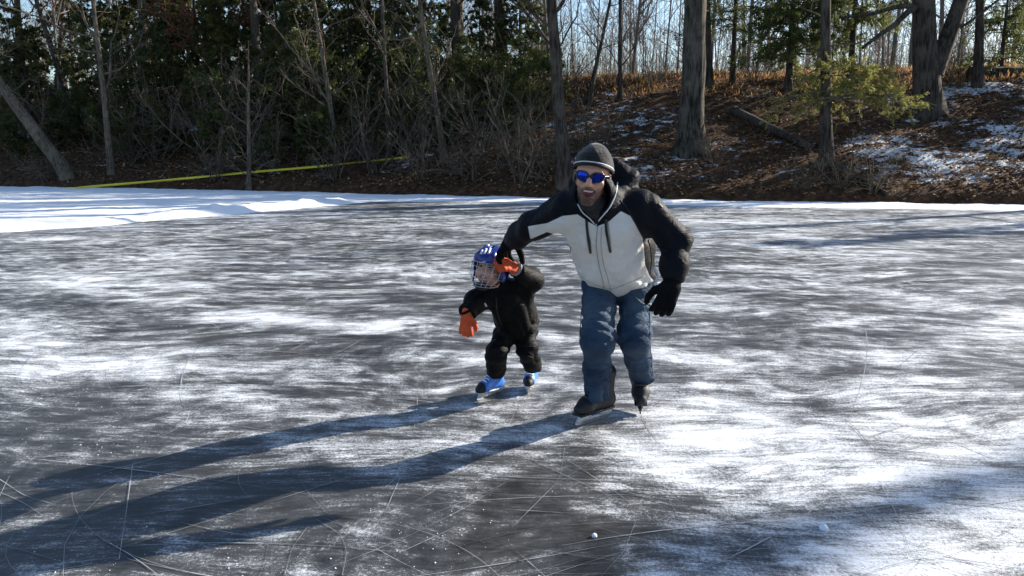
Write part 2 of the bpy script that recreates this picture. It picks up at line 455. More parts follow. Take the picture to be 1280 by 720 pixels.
for lst, sg in ((STROKES, 1), (DARKS, -1)):
    for pts, hw, amt in lst:
        g = np.array([ground(*p)[:2] for p in pts]); best = np.full(IX.shape, 1e9)
        for a, b in zip(g[:-1], g[1:]):
            d = b - a; t = np.clip(((wx - a[0]) * d[0] + (wy - a[1]) * d[1]) / (d @ d), 0, 1)
            best = np.minimum(best, np.hypot(wx - a[0] - t * d[0], wy - a[1] - t * d[1]))
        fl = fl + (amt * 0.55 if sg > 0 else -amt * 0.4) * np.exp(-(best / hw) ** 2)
fl = fl + 0.1 * sstep(5, 9, IY) + 0.12 * sstep(9, 16, IY) * (1 + 1.5 * fbm2(IX, IY, 0.25, 1.1, -0.1, 3, 63))  # far ice whitened: grazing-view sheen painted into the frost amount
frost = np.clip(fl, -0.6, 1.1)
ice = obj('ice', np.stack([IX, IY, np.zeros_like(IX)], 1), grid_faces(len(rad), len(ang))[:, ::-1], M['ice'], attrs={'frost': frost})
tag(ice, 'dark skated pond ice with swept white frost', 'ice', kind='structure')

# skate cuts: thin raised ribbons of shaved ice
def skate_marks():
    B = 950; n = 18
    yy = 2.2 + 17 * rng.random(B) ** 1.25; xx = (rng.random(B) * 2 - 1) * (yy * 0.75 + 0.6)
    h = rng.normal(0.1, 0.55, B); flip = rng.random(B) < 0.22; h = np.where(flip, rng.random(B) * math.pi, h)
    L = np.clip(rng.lognormal(-0.15, 0.75, B), 0.15, 5); curv = rng.normal(0, 0.28, B); tight = rng.random(B) < 0.1
    curv = np.where(tight, rng.normal(0, 1.6, B), curv)
    s = np.linspace(-0.5, 0.5, n)[None] * L[:, None]
    th = h[:, None] + curv[:, None] * s
    ds = (L / (n - 1))[:, None]
    px = xx[:, None] + np.cumsum(np.cos(th) * ds, 1); py = yy[:, None] + np.cumsum(np.sin(th) * ds, 1)
    w = (0.0006 + 0.0011 * rng.random(B) ** 2) * (0.55 + 0.13 * yy)
    w = np.where(rng.random(B) < 0.05, w * 1.9, w)
    wv = w[:, None] * (0.25 + np.abs(np.sin(np.linspace(0, math.pi, n)))[None]) * (0.55 + 0.9 * rng.random((B, n)))
    for j, (mk, mw) in enumerate([([(166, 582), (158, 640), (149, 700)], 3.2), ([(356, 720), (366, 685), (384, 660)], 2.8), ([(428, 720), (434, 690), (426, 668), (395, 650)], 2.4), ([(392, 644), (440, 662), (510, 680)], 2.4), ([(0, 600), (30, 620), (70, 632)], 2.4),
                                  ([(1110, 500), (1180, 486), (1262, 470)], 1.4), ([(520, 478), (522, 505), (517, 540)], 1.6), ([(0, 556), (60, 540)], 1.8), ([(560, 500), (600, 560), (660, 575)], 1.5), ([(640, 660), (700, 600), (706, 560)], 1.5), ([(1080, 590), (1000, 650), (930, 690)], 1.2)]):
        g_ = smooth_path(np.array([ground(*p)[:2] for p in mk]), n); px[j], py[j] = g_[:, 0], g_[:, 1]; dd = np.gradient(g_, axis=0); th[j] = np.arctan2(dd[:, 1], dd[:, 0]); wv[j] = 0.0005 * mw * (0.4 + rng.random(n))
    nx, ny = -np.sin(th), np.cos(th)
    z = 0.003 + 0.002 * rng.random((B, 1)) + 0 * px
    V = np.stack([np.stack([px + nx * wv, py + ny * wv, z], -1), np.stack([px - nx * wv, py - ny * wv, z], -1)], 2).reshape(-1, 3)
    i = np.arange(n - 1) * 2
    q = np.stack([i, i + 1, i + 3, i + 2], -1)
    F = (q[None] + (np.arange(B) * 2 * n)[:, None, None]).reshape(-1, 4)
    tag(obj('skate_marks', V, F, M['cut']), 'fine white skate cuts crossing the dark ice', 'skate marks', kind='stuff')
skate_marks()
def grooves():
    B = 420; n = 12
    yy = 2.3 + 9 * rng.random(B) ** 1.2; xx = (rng.random(B) * 1.5 - 0.5) * (yy * 0.72)
    h = rng.normal(-0.25, 0.5, B); L = np.clip(rng.lognormal(-0.7, 0.6, B), 0.1, 2.2); cv = rng.normal(0, 0.4, B)
    s = np.linspace(-0.5, 0.5, n)[None] * L[:, None]; th = h[:, None] + cv[:, None] * s; ds = (L / (n - 1))[:, None]
    px = xx[:, None] + np.cumsum(np.cos(th) * ds, 1); py = yy[:, None] + np.cumsum(np.sin(th) * ds, 1)
    w = (0.0006 + 0.0012 * rng.random(B) ** 2)[:, None] * (0.6 + 0.12 * yy)[:, None] * np.sin(np.linspace(0.15, math.pi - 0.15, n))[None] * (0.5 + rng.random((B, n)))
    z = 0.0055 + 0.001 * rng.random((B, 1)) + 0 * px; nx, ny = -np.sin(th), np.cos(th)
    V = np.stack([np.stack([px + nx * w, py + ny * w, z], -1), np.stack([px - nx * w, py - ny * w, z], -1)], 2).reshape(-1, 3)
    i = np.arange(n - 1) * 2; q = np.stack([i, i + 1, i + 3, i + 2], -1)
    tag(obj('skate_grooves', V, (q[None] + (np.arange(B) * 2 * n)[:, None, None]).reshape(-1, 4), M['groove']), 'dark skate grooves cut through the frost', 'skate marks', kind='stuff')
grooves()
# loose ice crumbs
def crumbs():
    n = 9000
    yy = 2.2 + 7 * rng.random(n) ** 1.4; xx = (rng.random(n) * 2 - 1) * yy * 0.72
    keep = fbm2(xx, yy, 1.1, 2.2, -0.2, 3, 71) > rng.random(n) * 0.5 - 0.05
    xx, yy = xx[keep], yy[keep]; n = len(xx)
    r = 0.0014 + 0.003 * rng.random(n) ** 3
    c = np.stack([xx, yy, r * 0.6], 1)
    off = np.array([(1, 0, 0), (0, 1, 0), (-1, 0, 0), (0, -1, 0), (0, 0, 1)])
    V = (c[:, None] + off[None] * r[:, None, None] * (0.6 + 0.7 * rng.random((n, 5, 1)))).reshape(-1, 3)
    f = np.array([[0, 1, 4], [1, 2, 4], [2, 3, 4], [3, 0, 4]])
    tag(obj('ice_crumbs', V, (f[None] + (np.arange(n) * 5)[:, None, None]).reshape(-1, 3), M['shaving']), 'loose white ice crumbs scattered over the ice', 'ice crumbs', kind='stuff')
crumbs()

# ------------------------------------------------------------------ snow along the shore
def shore_snow():
    # front edge of the ploughed snow in the picture, from left to right
    ed = np.array([ground(*p)[:2] for p in [(-500, 330), (-200, 305), (0, 291), (110, 284), (200, 275), (300, 268), (400, 258), (470, 253), (560, 252.5), (700, 254), (860, 257.5), (1000, 260.5), (1150, 262), (1290, 264), (1500, 268)]])
    n = 640; m = 40
    e = smooth_path(ed, n)
    back = []
    sx = np.array([-120, -70, *POND[1:9, 0]]); sy = np.array([44, 42, *POND[1:9, 1]])
    for p in e:
        # walk to the shore along the view ray
        d = p / np.linalg.norm(p); t = np.linspace(0, 40, 400); q = p + d * t[:, None]
        s = pond_s(q[:, 0], q[:, 1]); k = np.nonzero(s > 0.5)[0]
        back.append(q[k[0]] if len(k) else q[-1])
    back = np.array(back)
    t = np.linspace(0, 1, m) ** 1.6
    P = e[:, None] * (1 - t)[None, :, None] + back[:, None] * t[None, :, None]
    x, y = P[..., 0].ravel(), P[..., 1].ravel()
    x = x + 0.25 * fbm2(x, y, 1.1, seed=81); y = y + 0.3 * fbm2(x, y, 0.9, seed=83)
    dist = (np.linalg.norm(P - e[:, None], axis=2)).ravel()
    wid = np.repeat(np.linalg.norm(back - e, axis=1), m)
    px_, _ = project(np.stack([x, y, np.zeros_like(x)], 1))
    left = 1 - sstep(380, 470, px_)
    ridge = np.exp(-((dist - 0.8) / 0.55) ** 2) * (0.07 + 0.15 * fbm2(x, y, 0.6, seed=87) + 0.13 * np.maximum(0, fbm2(x, y, 2.2, seed=88)))
    ridge = np.maximum(ridge, 0) * left
    z = sstep(0, 0.5, dist) * (0.035 + 0.05 * left + 0.04 * fbm2(x, y, 0.8, seed=85)) + ridge + 0.02 * fbm2(x, y, 5, seed=86) * sstep(0, 0.3, dist) - 0.015
    tag(obj('shore_snow', np.stack([x, y, z], 1), grid_faces(n, m)[:, ::-1], M['snow']),
        'ploughed white snow heaped along the far edge of the ice', 'snow', kind='structure')
shore_snow()

def snow_lump(px, py, r, label):
    c = ground(px, py); u = np.linspace(0, 2 * math.pi, 17)[:-1]; v = np.linspace(-0.5, 1.0, 8) * math.pi / 2
    D = np.stack([np.cos(v)[:, None] * np.cos(u), np.cos(v)[:, None] * np.sin(u), np.repeat(np.sin(v)[:, None], 16, 1)], -1).reshape(-1, 3)
    V = D * r * (1 + 0.22 * fbm(D * 2.1 + px, 3))[:, None]
    V[:, 2] = V[:, 2] * 0.85 + r * 0.45
    i = np.arange(7)[:, None] * 16; j = np.arange(16)[None]
    F = np.stack([i + j, i + (j + 1) % 16, i + 16 + (j + 1) % 16, i + 16 + j], -1).reshape(-1, 4)
    o = obj('snow_lump', V, F, M['snow']); o.location = c
    tag(o, label, 'snow lump', 'snow lumps lying on the ice')
snow_lump(1029, 662, 0.018, 'round white snow lump on the ice at lower right')
snow_lump(743, 671, 0.011, 'tiny white snow lump on the dark ice below the man')

# ------------------------------------------------------------------ trees
def grow(P, R, nper, t0, t1, lmin, lmax, ang_lo, ang_hi, npts, trop, wig, rr, abslen=False, tend=0.25):
    B, n, _ = P.shape
    idx = np.repeat(np.arange(B), nper); K = len(idx)
    t = t0 + (t1 - t0) * rng.random(K)
    f = t * (n - 1); i = np.minimum(f.astype(int), n - 2); w = (f - i)[:, None]
    st = P[idx, i] * (1 - w) + P[idx, i + 1] * w
    r0 = R[idx, i] * (1 - w[:, 0]) + R[idx, i + 1] * w[:, 0]
    d = unit(P[idx, i + 1] - P[idx, i])
    rv = rng.normal(size=(K, 3)); perp = unit(rv - (rv * d).sum(1, keepdims=True) * d)
    a = np.radians(ang_lo + (ang_hi - ang_lo) * rng.random(K))[:, None]
    dr = unit(d * np.cos(a) + perp * np.sin(a))
    plen = np.linalg.norm(np.diff(P, axis=1), axis=2).sum(1)[idx]
    L = (lmin + (lmax - lmin) * rng.random(K)) * (1 if abslen else plen) * (1.0 - 0.55 * (t - t0) / max(1e-6, t1 - t0))
    step = (L / (npts - 1))[:, None]
    out = [st]
    for k in range(npts - 1):
        dr = unit(dr + wig * rng.normal(size=(K, 3)) + np.array([0, 0, trop]))
        out.append(out[-1] + dr * step)
    Pn = np.stack(out, 1)
    rb = np.minimum(r0 * rr, 0.012 * L + 0.004)
    Rn = np.maximum(rb[:, None] * np.linspace(1, tend, npts)[None], 0.0035)
    return Pn, Rn
def leaves(C, size, aspect, droop=0.0, dirs=None, flat=0.0):
    n = len(C)
    a = unit(rng.normal(size=(n, 3)) if dirs is None else dirs + 0.5 * rng.normal(size=(n, 3)))
    a[:, 2] -= droop; a = unit(a)
    b0 = rng.normal(size=(n, 3)); b0[:, 2] *= (1 - flat)
    b = unit(b0 - (b0 * a).sum(1, keepdims=True) * a)
    s = size * (0.6 + 0.8 * rng.random(n))[:, None]
    V = np.stack([C - a * s, C + b * s * aspect, C + a * s, C - b * s * aspect], 1).reshape(-1, 3)
    F = np.arange(4 * n).reshape(-1, 4)
    return V, F
def trunk_mesh(pts, r, k=14, rough=0.08, flare=0.5):
    n = len(pts)
    V, F = tubes(pts, r, k)
    c = np.repeat(pts, k, 0); d = V - c
    nz = 1 + rough * fbm(np.stack([V[:, 0] * 5, V[:, 1] * 5, V[:, 2] * 0.7], 1), 3) * 2
    aa = np.tile(np.arange(k) * 2 * math.pi / k, n); hh = np.repeat(np.linspace(0, 1, n), k) * np.linalg.norm(pts[-1] - pts[0])
    fl = 1 + flare * np.exp(-hh / 0.45) * (1 + 0.45 * np.sin(aa * 3 + 1.3) + 0.3 * np.sin(aa * 5))
    return c + d * (nz * fl)[:, None], F
def sample_on(P, R, per, jit, t0=0.1):
    B, n, _ = P.shape; idx = np.repeat(np.arange(B), per); t = (t0 + (1 - t0) * rng.random(len(idx))) * (n - 1)
    i = np.minimum(t.astype(int), n - 2); w = (t - i)[:, None]
    c = P[idx, i] * (1 - w) + P[idx, i + 1] * w
    return c + rng.normal(size=c.shape) * jit, unit(P[idx, i + 1] - P[idx, i])

def tree(name, label, base, top_dir, height, r0, bark='bark_dark', cat='tree', limbs=12, t0=0.25, l1=(0.18, 0.4), a1=(45, 80), n2=6, n3=4, wig=0.16, trop=0.07, leaf=None, leaf_per=8, leaf_size=0.05,
         leaf_aspect=0.45, jit=0.08, group=None, sub=None, flare=0.5, path=None, extra=None, droop=0.0, twig='twig', lt=0.0, rough=0.08):
    root = empty(name, base)
    if path is None:
        t = np.linspace(0, 1, 20)[:, None]
        d = unit(top_dir)
        pts = t * d * height + np.cumsum(rng.normal(size=(20, 3)) * np.array([0.03, 0.03, 0.0]) * r0 * 2.2, 0)
        pts -= pts[0]
    else:
        pts = smooth_path(np.asarray(path) - base, 20)
    pts[0, 2] -= 0.3
    rad_ = r0 * (1 - 0.86 * np.linspace(0, 1, 20) ** 1.1)
    V, F = trunk_mesh(pts, rad_, flare=flare, rough=rough)
    obj('trunk', V, F, M[bark], root)
    P0, R0 = pts[None], rad_[None]
    P1, R1 = grow(P0, R0, limbs, t0, 0.98, l1[0], l1[1], a1[0], a1[1], 9, trop, wig, 0.55)
    if extra is not None:
        EP = np.stack([smooth_path(np.asarray(e[0]) - base, 9) for e in extra]); ER = np.stack([e[1] * np.linspace(1, 0.45, 9) for e in extra])
        for e in extra:
            q = smooth_path(np.asarray(e[0]) - base, 14); V, F = tubes(q, e[1] * np.linspace(1, 0.4, 14), 9)
            obj('limb', V, F, M[bark], root)
        P1 = np.concatenate([P1, EP]); R1 = np.concatenate([R1, ER])
    bag = Bag(); V, F = tubes(P1, R1, 6); bag.add(V, F)
    P2, R2 = grow(P1, R1, n2, 0.15, 0.97, 0.25, 0.6, 30, 65, 7, trop * 0.6, wig * 1.1, 0.6); V, F = tubes(P2, R2, 4); bag.add(V, F)
    P3 = None
    if n3:
        P3, R3 = grow(P2, R2, n3, 0.1, 0.95, 0.3, 0.7, 25, 60, 5, 0.03, wig * 1.2, 0.6); V, F = tubes(P3, R3, 3); bag.add(V, F)
    tag(bag.obj('branches', M[twig] if r0 < 0.2 or twig != 'twig' else M[bark], root), kind='stuff')
    if leaf:
        PP = P3 if P3 is not None else P2
        C, D = sample_on(PP, None, leaf_per, jit, lt)
        V, F = leaves(C, leaf_size, leaf_aspect, droop, D)
        clump = np.clip(0.5 + 0.9 * fbm(C * 1.3 + 5, 3), 0, 1)
        lb = Bag(); lb.add(V, F, np.clip(clump * 0.6 + 0.4 * rng.random(len(C)), 0, 1)); lb.obj('crown', M[leaf], root, smooth=False)
    tag(root, label, cat, group)
    return root

def base_of(px, py): return hit(px, py)
def up_at(px, py, y): return at(px, py, y)
def px_tree(name, label, bpx, bpy_, tpx, wpx, height, **kw):
    """trunk standing at a picture point and passing the top of the frame at tpx"""
    b = base_of(bpx, bpy_)
    t = at(tpx, 0, b[1] + kw.pop('back', 0.0))
    d = t - b
    r0 = wpx / 2 / (FPX / b[1])
    return tree(name, label, b, d, height, r0, **kw)

G_BANK = 'trees standing on the far bank'
# the big trees in view
px_tree('oak_tree', 'thick furrowed oak trunk standing on the bank behind the man\'s shoulder', 862, 188, 868, 31, 17, bark='bark_oak', limbs=22, t0=0.42, n2=6, n3=4, group=G_BANK, flare=0.45, rough=0.12)
b17 = base_of(1160, 140)
px_tree('oak_tree', 'big forked oak with a heavy right limb near the ridge at right', 1160, 141, 1159, 30, 16, bark='bark_dark', limbs=16, t0=0.45, group=G_BANK, flare=0.4,
        extra=[([at(1168, 92, b17[1]), at(1182, 55, b17[1]), at(1202, 0, b17[1]), at(1225, -70, b17[1] + 0.6), at(1240, -170, b17[1] + 1.2)], 0.3),
               ([at(1153, 8, b17[1]), at(1135, 12, b17[1] - 0.4), at(1120, 32, b17[1] - 0.7), at(1100, 42, b17[1] - 1.0), at(1078, 60, b17[1] - 1.2)], 0.11),
               ([at(1152, 12, b17[1]), at(1130, 5, b17[1] - 0.5), at(1090, 18, b17[1] - 0.9), at(1050, 22, b17[1] - 1.3)], 0.09)])
px_tree('bare_tree', 'slim bare tree beside the fallen log on the ridge at right', 1222, 108, 1226, 11, 13, bark='bark_dark', limbs=14, t0=0.3, group=G_BANK)
px_tree('hemlock_tree', 'young hemlock with pale green drooping boughs at the foot of the bank', 1033, 206, 1036, 15, 14, bark='bark_dark', limbs=20, t0=0.12, l1=(0.08, 0.16), a1=(80, 100), n2=5, n3=0, trop=-0.02, group=G_BANK)
px_tree('slender_tree', 'dark slender trunk rising left of the man\'s head', 706, 232, 692, 17, 15, bark='bark_dark', limbs=20, t0=0.2, group=G_BANK, n2=6, n3=4)
px_tree('slender_tree', 'thin straight sapling trunk left of the thick oak', 775, 126, 776, 6, 11, bark='bark_dark', limbs=16, t0=0.12, l1=(0.1, 0.25), group=G_BANK)
px_tree('straight_tree', 'sturdy brown trunk on the ridge close right of the oak', 884, 108, 884, 12, 14, bark='bark_dark', limbs=20, t0=0.1, group=G_BANK, leaf='pine', leaf_per=4, leaf_size=0.07, jit=0.16)
px_tree('straight_tree', 'dark straight trunk left of two in the middle of the wood', 572, 118, 570, 14, 16, bark='bark_dark', limbs=18, t0=0.2, group=G_BANK)
px_tree('straight_tree', 'dark straight trunk right of two in the middle of the wood', 628, 105, 625, 15, 16, bark='bark_dark', limbs=18, t0=0.2, group=G_BANK)
px_tree('leaning_tree', 'thin grey stem leaning left with long bare boughs mid bank', 556, 200, 524, 8, 11, bark='bark_pale', limbs=18, t0=0.15, l1=(0.15, 0.4), group=G_BANK)
px_tree('leaning_tree', 'thin pale stem leaning left above the yellow tape', 424, 206, 392, 7, 11, bark='bark_pale', limbs=18, t0=0.15, l1=(0.15, 0.35), group=G_BANK)
px_tree('pale_tree', 'pale sunlit trunk left of a close pair in the evergreens', 327, 150, 315, 12, 14, bark='bark_pale', limbs=16, t0=0.25, group=G_BANK)
px_tree('pale_tree', 'pale sunlit trunk right of a close pair in the evergreens', 353, 140, 357, 11, 14, bark='bark_pale', limbs=16, t0=0.25, group=G_BANK)
px_tree('pale_tree', 'thin pale stem rising from the snow edge at left', 140, 218, 116, 8, 12, bark='bark_pale', limbs=20, t0=0.2, group=G_BANK)
px_tree('stout_tree', 'stout grey trunk half hidden behind the left evergreens', 182, 130, 178, 16, 14, bark='bark_pale', limbs=18, t0=0.25, group=G_BANK)
px_tree('leaning_tree', 'mossy trunk leaning far out to the left over the snow', 88, 222, -75, 17, 10, bark='bark_pale', limbs=16, t0=0.3, group=G_BANK, flare=0.25)
px_tree('dark_tree', 'dark bare trunk against the sky in the upper left corner', 28, 150, 24, 11, 12, bark='bark_dark', limbs=18, t0=0.25, group=G_BANK)
px_tree('dark_tree', 'slanting dark stem crossing the sky at upper left', 90, 140, 46, 8, 11, bark='bark_dark', limbs=16, t0=0.25, group=G_BANK)
px_tree('slender_tree', 'thin bare stem standing alone at the shore behind the tape', 311, 240, 309, 6, 5, bark='bark_pale', limbs=14, t0=0.1, l1=(0.2, 0.4), n3=3, group=G_BANK)
px_tree('slender_tree', 'thin dark stem between the leaning stems mid bank', 488, 196, 478, 6, 10, bark='bark_dark', limbs=16, t0=0.2, group=G_BANK)
px_tree('slender_tree', 'crooked sapling between the dark slender trunk and the thin sapling', 735, 130, 762, 6, 7, bark='bark_dark', limbs=16, t0=0.2, group=G_BANK)
px_tree('russet_oak', 'small oak holding rusty red leaves at upper left', 262, 168, 254, 8, 9, bark='bark_dark', limbs=16, t0=0.35, group=G_BANK, leaf='russet', leaf_per=9, leaf_size=0.07, leaf_aspect=0.6, jit=0.1)
px_tree('russet_oak', 'small oak with sparse brown leaves near the left edge', 70, 120, 80, 6, 7.5, bark='bark_dark', limbs=16, t0=0.35, group=G_BANK, leaf='russet', leaf_per=3, leaf_size=0.06, leaf_aspect=0.6, jit=0.1)

# evergreens: whorled boughs carrying needle sprays
def conifer(label, bpx, bpy_, h, r0, mat, zlo, zhi, reach, nb, per, size, aspect=0.16, lean=0, name='pine_tree', droop=0.15, base=None):
    b = base_of(bpx, bpy_) if base is None else base
    root = empty(name, b)
    if r0 > 0:
        pts = np.linspace(0, 1, 20)[:, None] * np.array([lean, 0, h]); pts[0, 2] -= 0.2
        V, F = trunk_mesh(pts, r0 * (1 - 0.9 * np.linspace(0, 1, 20)), 10); obj('trunk', V, F, M['bark_dark'], root)
    z = zlo + (zhi - zlo) * rng.random(nb); a = rng.random(nb) * 2 * math.pi
    L = reach * (1 - 0.75 * (z - zlo) / max(0.1, h - zlo)) * (0.65 + 0.5 * rng.random(nb))
    n = 8; t = np.linspace(0, 1, n)
    P = np.stack([np.stack([np.cos(a), np.sin(a)], 1)[:, None] * (L[:, None] * t)[..., None]], 0)[0]
    zz = z[:, None] + L[:, None] * (0.18 * t - 0.38 * t * t)[None] * (0.5 + rng.random((nb, 1)))
    P = np.concatenate([P + lean * (z / h)[:, None, None] * np.array([1, 0]), zz[..., None]], 2)
    R = np.maximum(0.004, (0.012 * L[:, None]) * (1 - 0.8 * t)[None])
    bag = Bag(); V, F = tubes(P, R, 4); bag.add(V, F)
    P2, R2 = grow(P, R, 9, 0.12, 0.98, 0.2, 0.42, 40, 65, 4, -0.04, 0.1, 0.6); V, F = tubes(P2, R2, 3); bag.add(V, F)
    tag(bag.obj('branches', M['twig'], root), kind='stuff')
    C, D = sample_on(P2, None, per, size * 0.45, 0.05)
    V, F = leaves(C, size, aspect, droop, D)
    cl = np.clip(0.5 + 0.9 * fbm(C * 1.6 + bpx, 3), 0, 1)
    lb = Bag(); lb.add(V, F, np.clip(cl * 0.55 + 0.45 * rng.random(len(C)), 0, 1)); lb.obj('crown', M[mat], root, smooth=False)
    tag(root, label, 'tree', 'evergreens on the bank')
    return root
bh = base_of(1033, 206)
conifer('loose pale green hemlock boughs low beside a slim trunk', 1033, 206, 3.6, 0.0, 'hemlock', 1.6, 2.9, 2.5, 40, 44, 0.055, name='hemlock_sapling', base=bh + np.array([0.25, -0.25, 0.1]))
conifer('bushy green pine on the ridge between oak and hemlock', 985, 112, 8.5, 0.13, 'pine', 0.9, 8.2, 2.5, 120, 30, 0.1)
conifer('tall pine with sunlit needles behind the hemlock trunk', 1062, 104, 9.5, 0.13, 'pine', 1.6, 9.2, 2.4, 110, 28, 0.1)
conifer('feathery pine right behind the thick oak', 915, 106, 9.5, 0.12, 'pine', 2.3, 9.2, 2.2, 80, 18, 0.085)
for (bx, by, h, re, lab) in [(130, 165, 7.0, 2.2, 'dark cedar crowding behind the thin pale stem at left'), (215, 150, 7.5, 2.4, 'dark full cedar under the russet oak'), (285, 170, 6.5, 2.1, 'dense cedar filling the gap left of the pale pair'),
                             (385, 165, 6.8, 2.2, 'yellow green cedar right of the pale pair'), (440, 140, 7.2, 2.2, 'tall cedar behind the leaning pale stem'), (40, 175, 6.0, 2.0, 'dark cedar at the left edge of the wood'),
                             (600, 120, 4.6, 2.0, 'dark low cedar between the two straight trunks'), (500, 135, 6.0, 1.8, 'thin cedar left of the grey leaning stem'), (350, 125, 8.5, 2.3, 'tall cedar rising behind the pale pair'), (250, 120, 9.0, 2.5, 'tall cedar deep behind the full cedar'),
                             (165, 118, 9.5, 2.6, 'tall dark cedar behind the stout grey trunk'), (310, 116, 10.0, 2.6, 'tallest cedar behind the left pale trunk'), (405, 116, 10.0, 2.6, 'tall cedar above the yellow green cedar'),
                             (465, 114, 9.0, 2.4, 'tall cedar right of the leaning pale stem top'), (530, 112, 8.0, 2.3, 'tall loose cedar behind the grey leaning stem'), (95, 120, 7.5, 2.3, 'cedar behind the slanting dark stem'), (650, 110, 6.5, 2.0, 'loose cedar right of the straight trunks'),
                             (210, 112, 10.5, 2.6, 'tall cedar directly behind the russet oak'), (5, 130, 6.0, 2.2, 'low cedar cut by the left edge')]:
    shared('cedar', 5, lambda: conifer(lab, bx, by, h, 0.1, 'cedar', 0.5, h - 0.3, re, 95, 34, 0.068, 0.28, name='cedar_tree', droop=0.1), base_of(bx, by), h, lab)

# broadleaf evergreen shrubs and bare brush
def shrub(name, label, base, h, w, leafmat, nleaf, lsize, stems=7, group='shrubs on the bank', twigs=5, aspect=0.45):
    root = empty(name, base)
    d = rng.normal(size=(stems, 3)) * np.array([0.5, 0.5, 0.1]) + np.array([0, 0, 1.0])
    n = 8; P = np.zeros((stems, n, 3)); dr = unit(d); step = h * (0.65 + 0.4 * rng.random((stems, 1))) / (n - 1)
    P[:, 0] = rng.normal(size=(stems, 3)) * np.array([0.12, 0.12, 0]) - np.array([0, 0, 0.1])
    for k in range(1, n):
        dr = unit(dr + rng.normal(size=dr.shape) * 0.16 + unit(P[:, 0] * np.array([1, 1, 0]) + 1e-6) * 0.03 * w)
        P[:, k] = P[:, k - 1] + dr * step
    R = np.linspace(0.024, 0.008, n)[None] * (0.6 + 0.7 * rng.random((stems, 1))) * (0.5 + h / 4)
    V, F = tubes(P, R, 5); b = Bag(); b.add(V, F); b.obj('stem', M['bark_pale'], root)
    P2, R2 = grow(P, R, twigs + 2, 0.15, 0.98, 0.25, 0.6, 35, 75, 7, 0.03, 0.2, 0.6)
    P3, R3 = grow(P2, R2, twigs, 0.1, 0.98, 0.3, 0.7, 30, 70, 5, 0.02, 0.2, 0.6)
    b = Bag(); V, F = tubes(P2, R2, 4); b.add(V, F); V, F = tubes(P3, R3, 3); b.add(V, F); tag(b.obj('branches', M['twig'], root), kind='stuff')
    if nleaf:
        C, D = sample_on(P3, None, max(1, nleaf // len(P3)), lsize * 0.9, 0.1)
        V, F = leaves(C, lsize, aspect, 0.1, D); cl = np.clip(0.5 + 0.9 * fbm(C * 2.0 + base[0], 3), 0, 1)
        lb = Bag(); lb.add(V, F, np.clip(cl * 0.6 + 0.4 * rng.random(len(C)), 0, 1)); lb.obj('foliage', M[leafmat], root, smooth=False)
    tag(root, label, 'shrub', group)
    return root
for (bx, by, h, nl, lab) in [(610, 165, 2.6, 6000, 'dark holly bush below the straight trunks'), (560, 175, 2.4, 5000, 'dark holly bush around the leaning grey stem'), (660, 150, 2.2, 4500, 'dark holly bush left of the slender trunk'),
                             (505, 185, 2.6, 4500, 'holly bush where the yellow tape ends'), (380, 205, 2.6, 6500, 'light green holly bush left of the leaning pale stem'), (440, 190, 2.6, 5000, 'holly bush right of the leaning pale stem'),
                             (300, 200, 2.6, 4500, 'holly bush behind the lone thin stem'), (220, 190, 2.5, 4500, 'holly bush low under the dark full cedar'), (160, 195, 2.4, 4000, 'holly bush right of the thin pale stem'),
                             (20, 200, 2.6, 4500, 'holly bush at the left edge above the snow'), (95, 185, 2.6, 4500, 'holly bush behind the mossy leaning trunk')]:
    shared('holly', 6, lambda: shrub('holly_bush', lab, base_of(bx, by), h, 1.0, 'holly', nl, 0.06), base_of(bx, by), h, lab)
for (bx, by, h, lab) in [(175, 170, 4.6, 'big spreading holly behind the thin pale stem'), (340, 170, 4.6, 'big spreading holly at the foot of the pale pair'),
                         (400, 175, 4.8, 'big spreading holly left of the leaning pale stem'), (520, 165, 4.2, 'big spreading holly left of the grey leaning stem'), (585, 150, 3.8, 'big spreading holly between the straight trunks'),
                         (645, 140, 3.6, 'big spreading holly left of the dark slender trunk'), (45, 165, 4.4, 'big spreading holly in the left corner of the wood')]:
    shared('bigholly', 5, lambda: shrub('holly_tree', lab, base_of(bx, by), h, 1.2, 'holly', 8000, 0.075, stems=8), base_of(bx, by), h, lab)
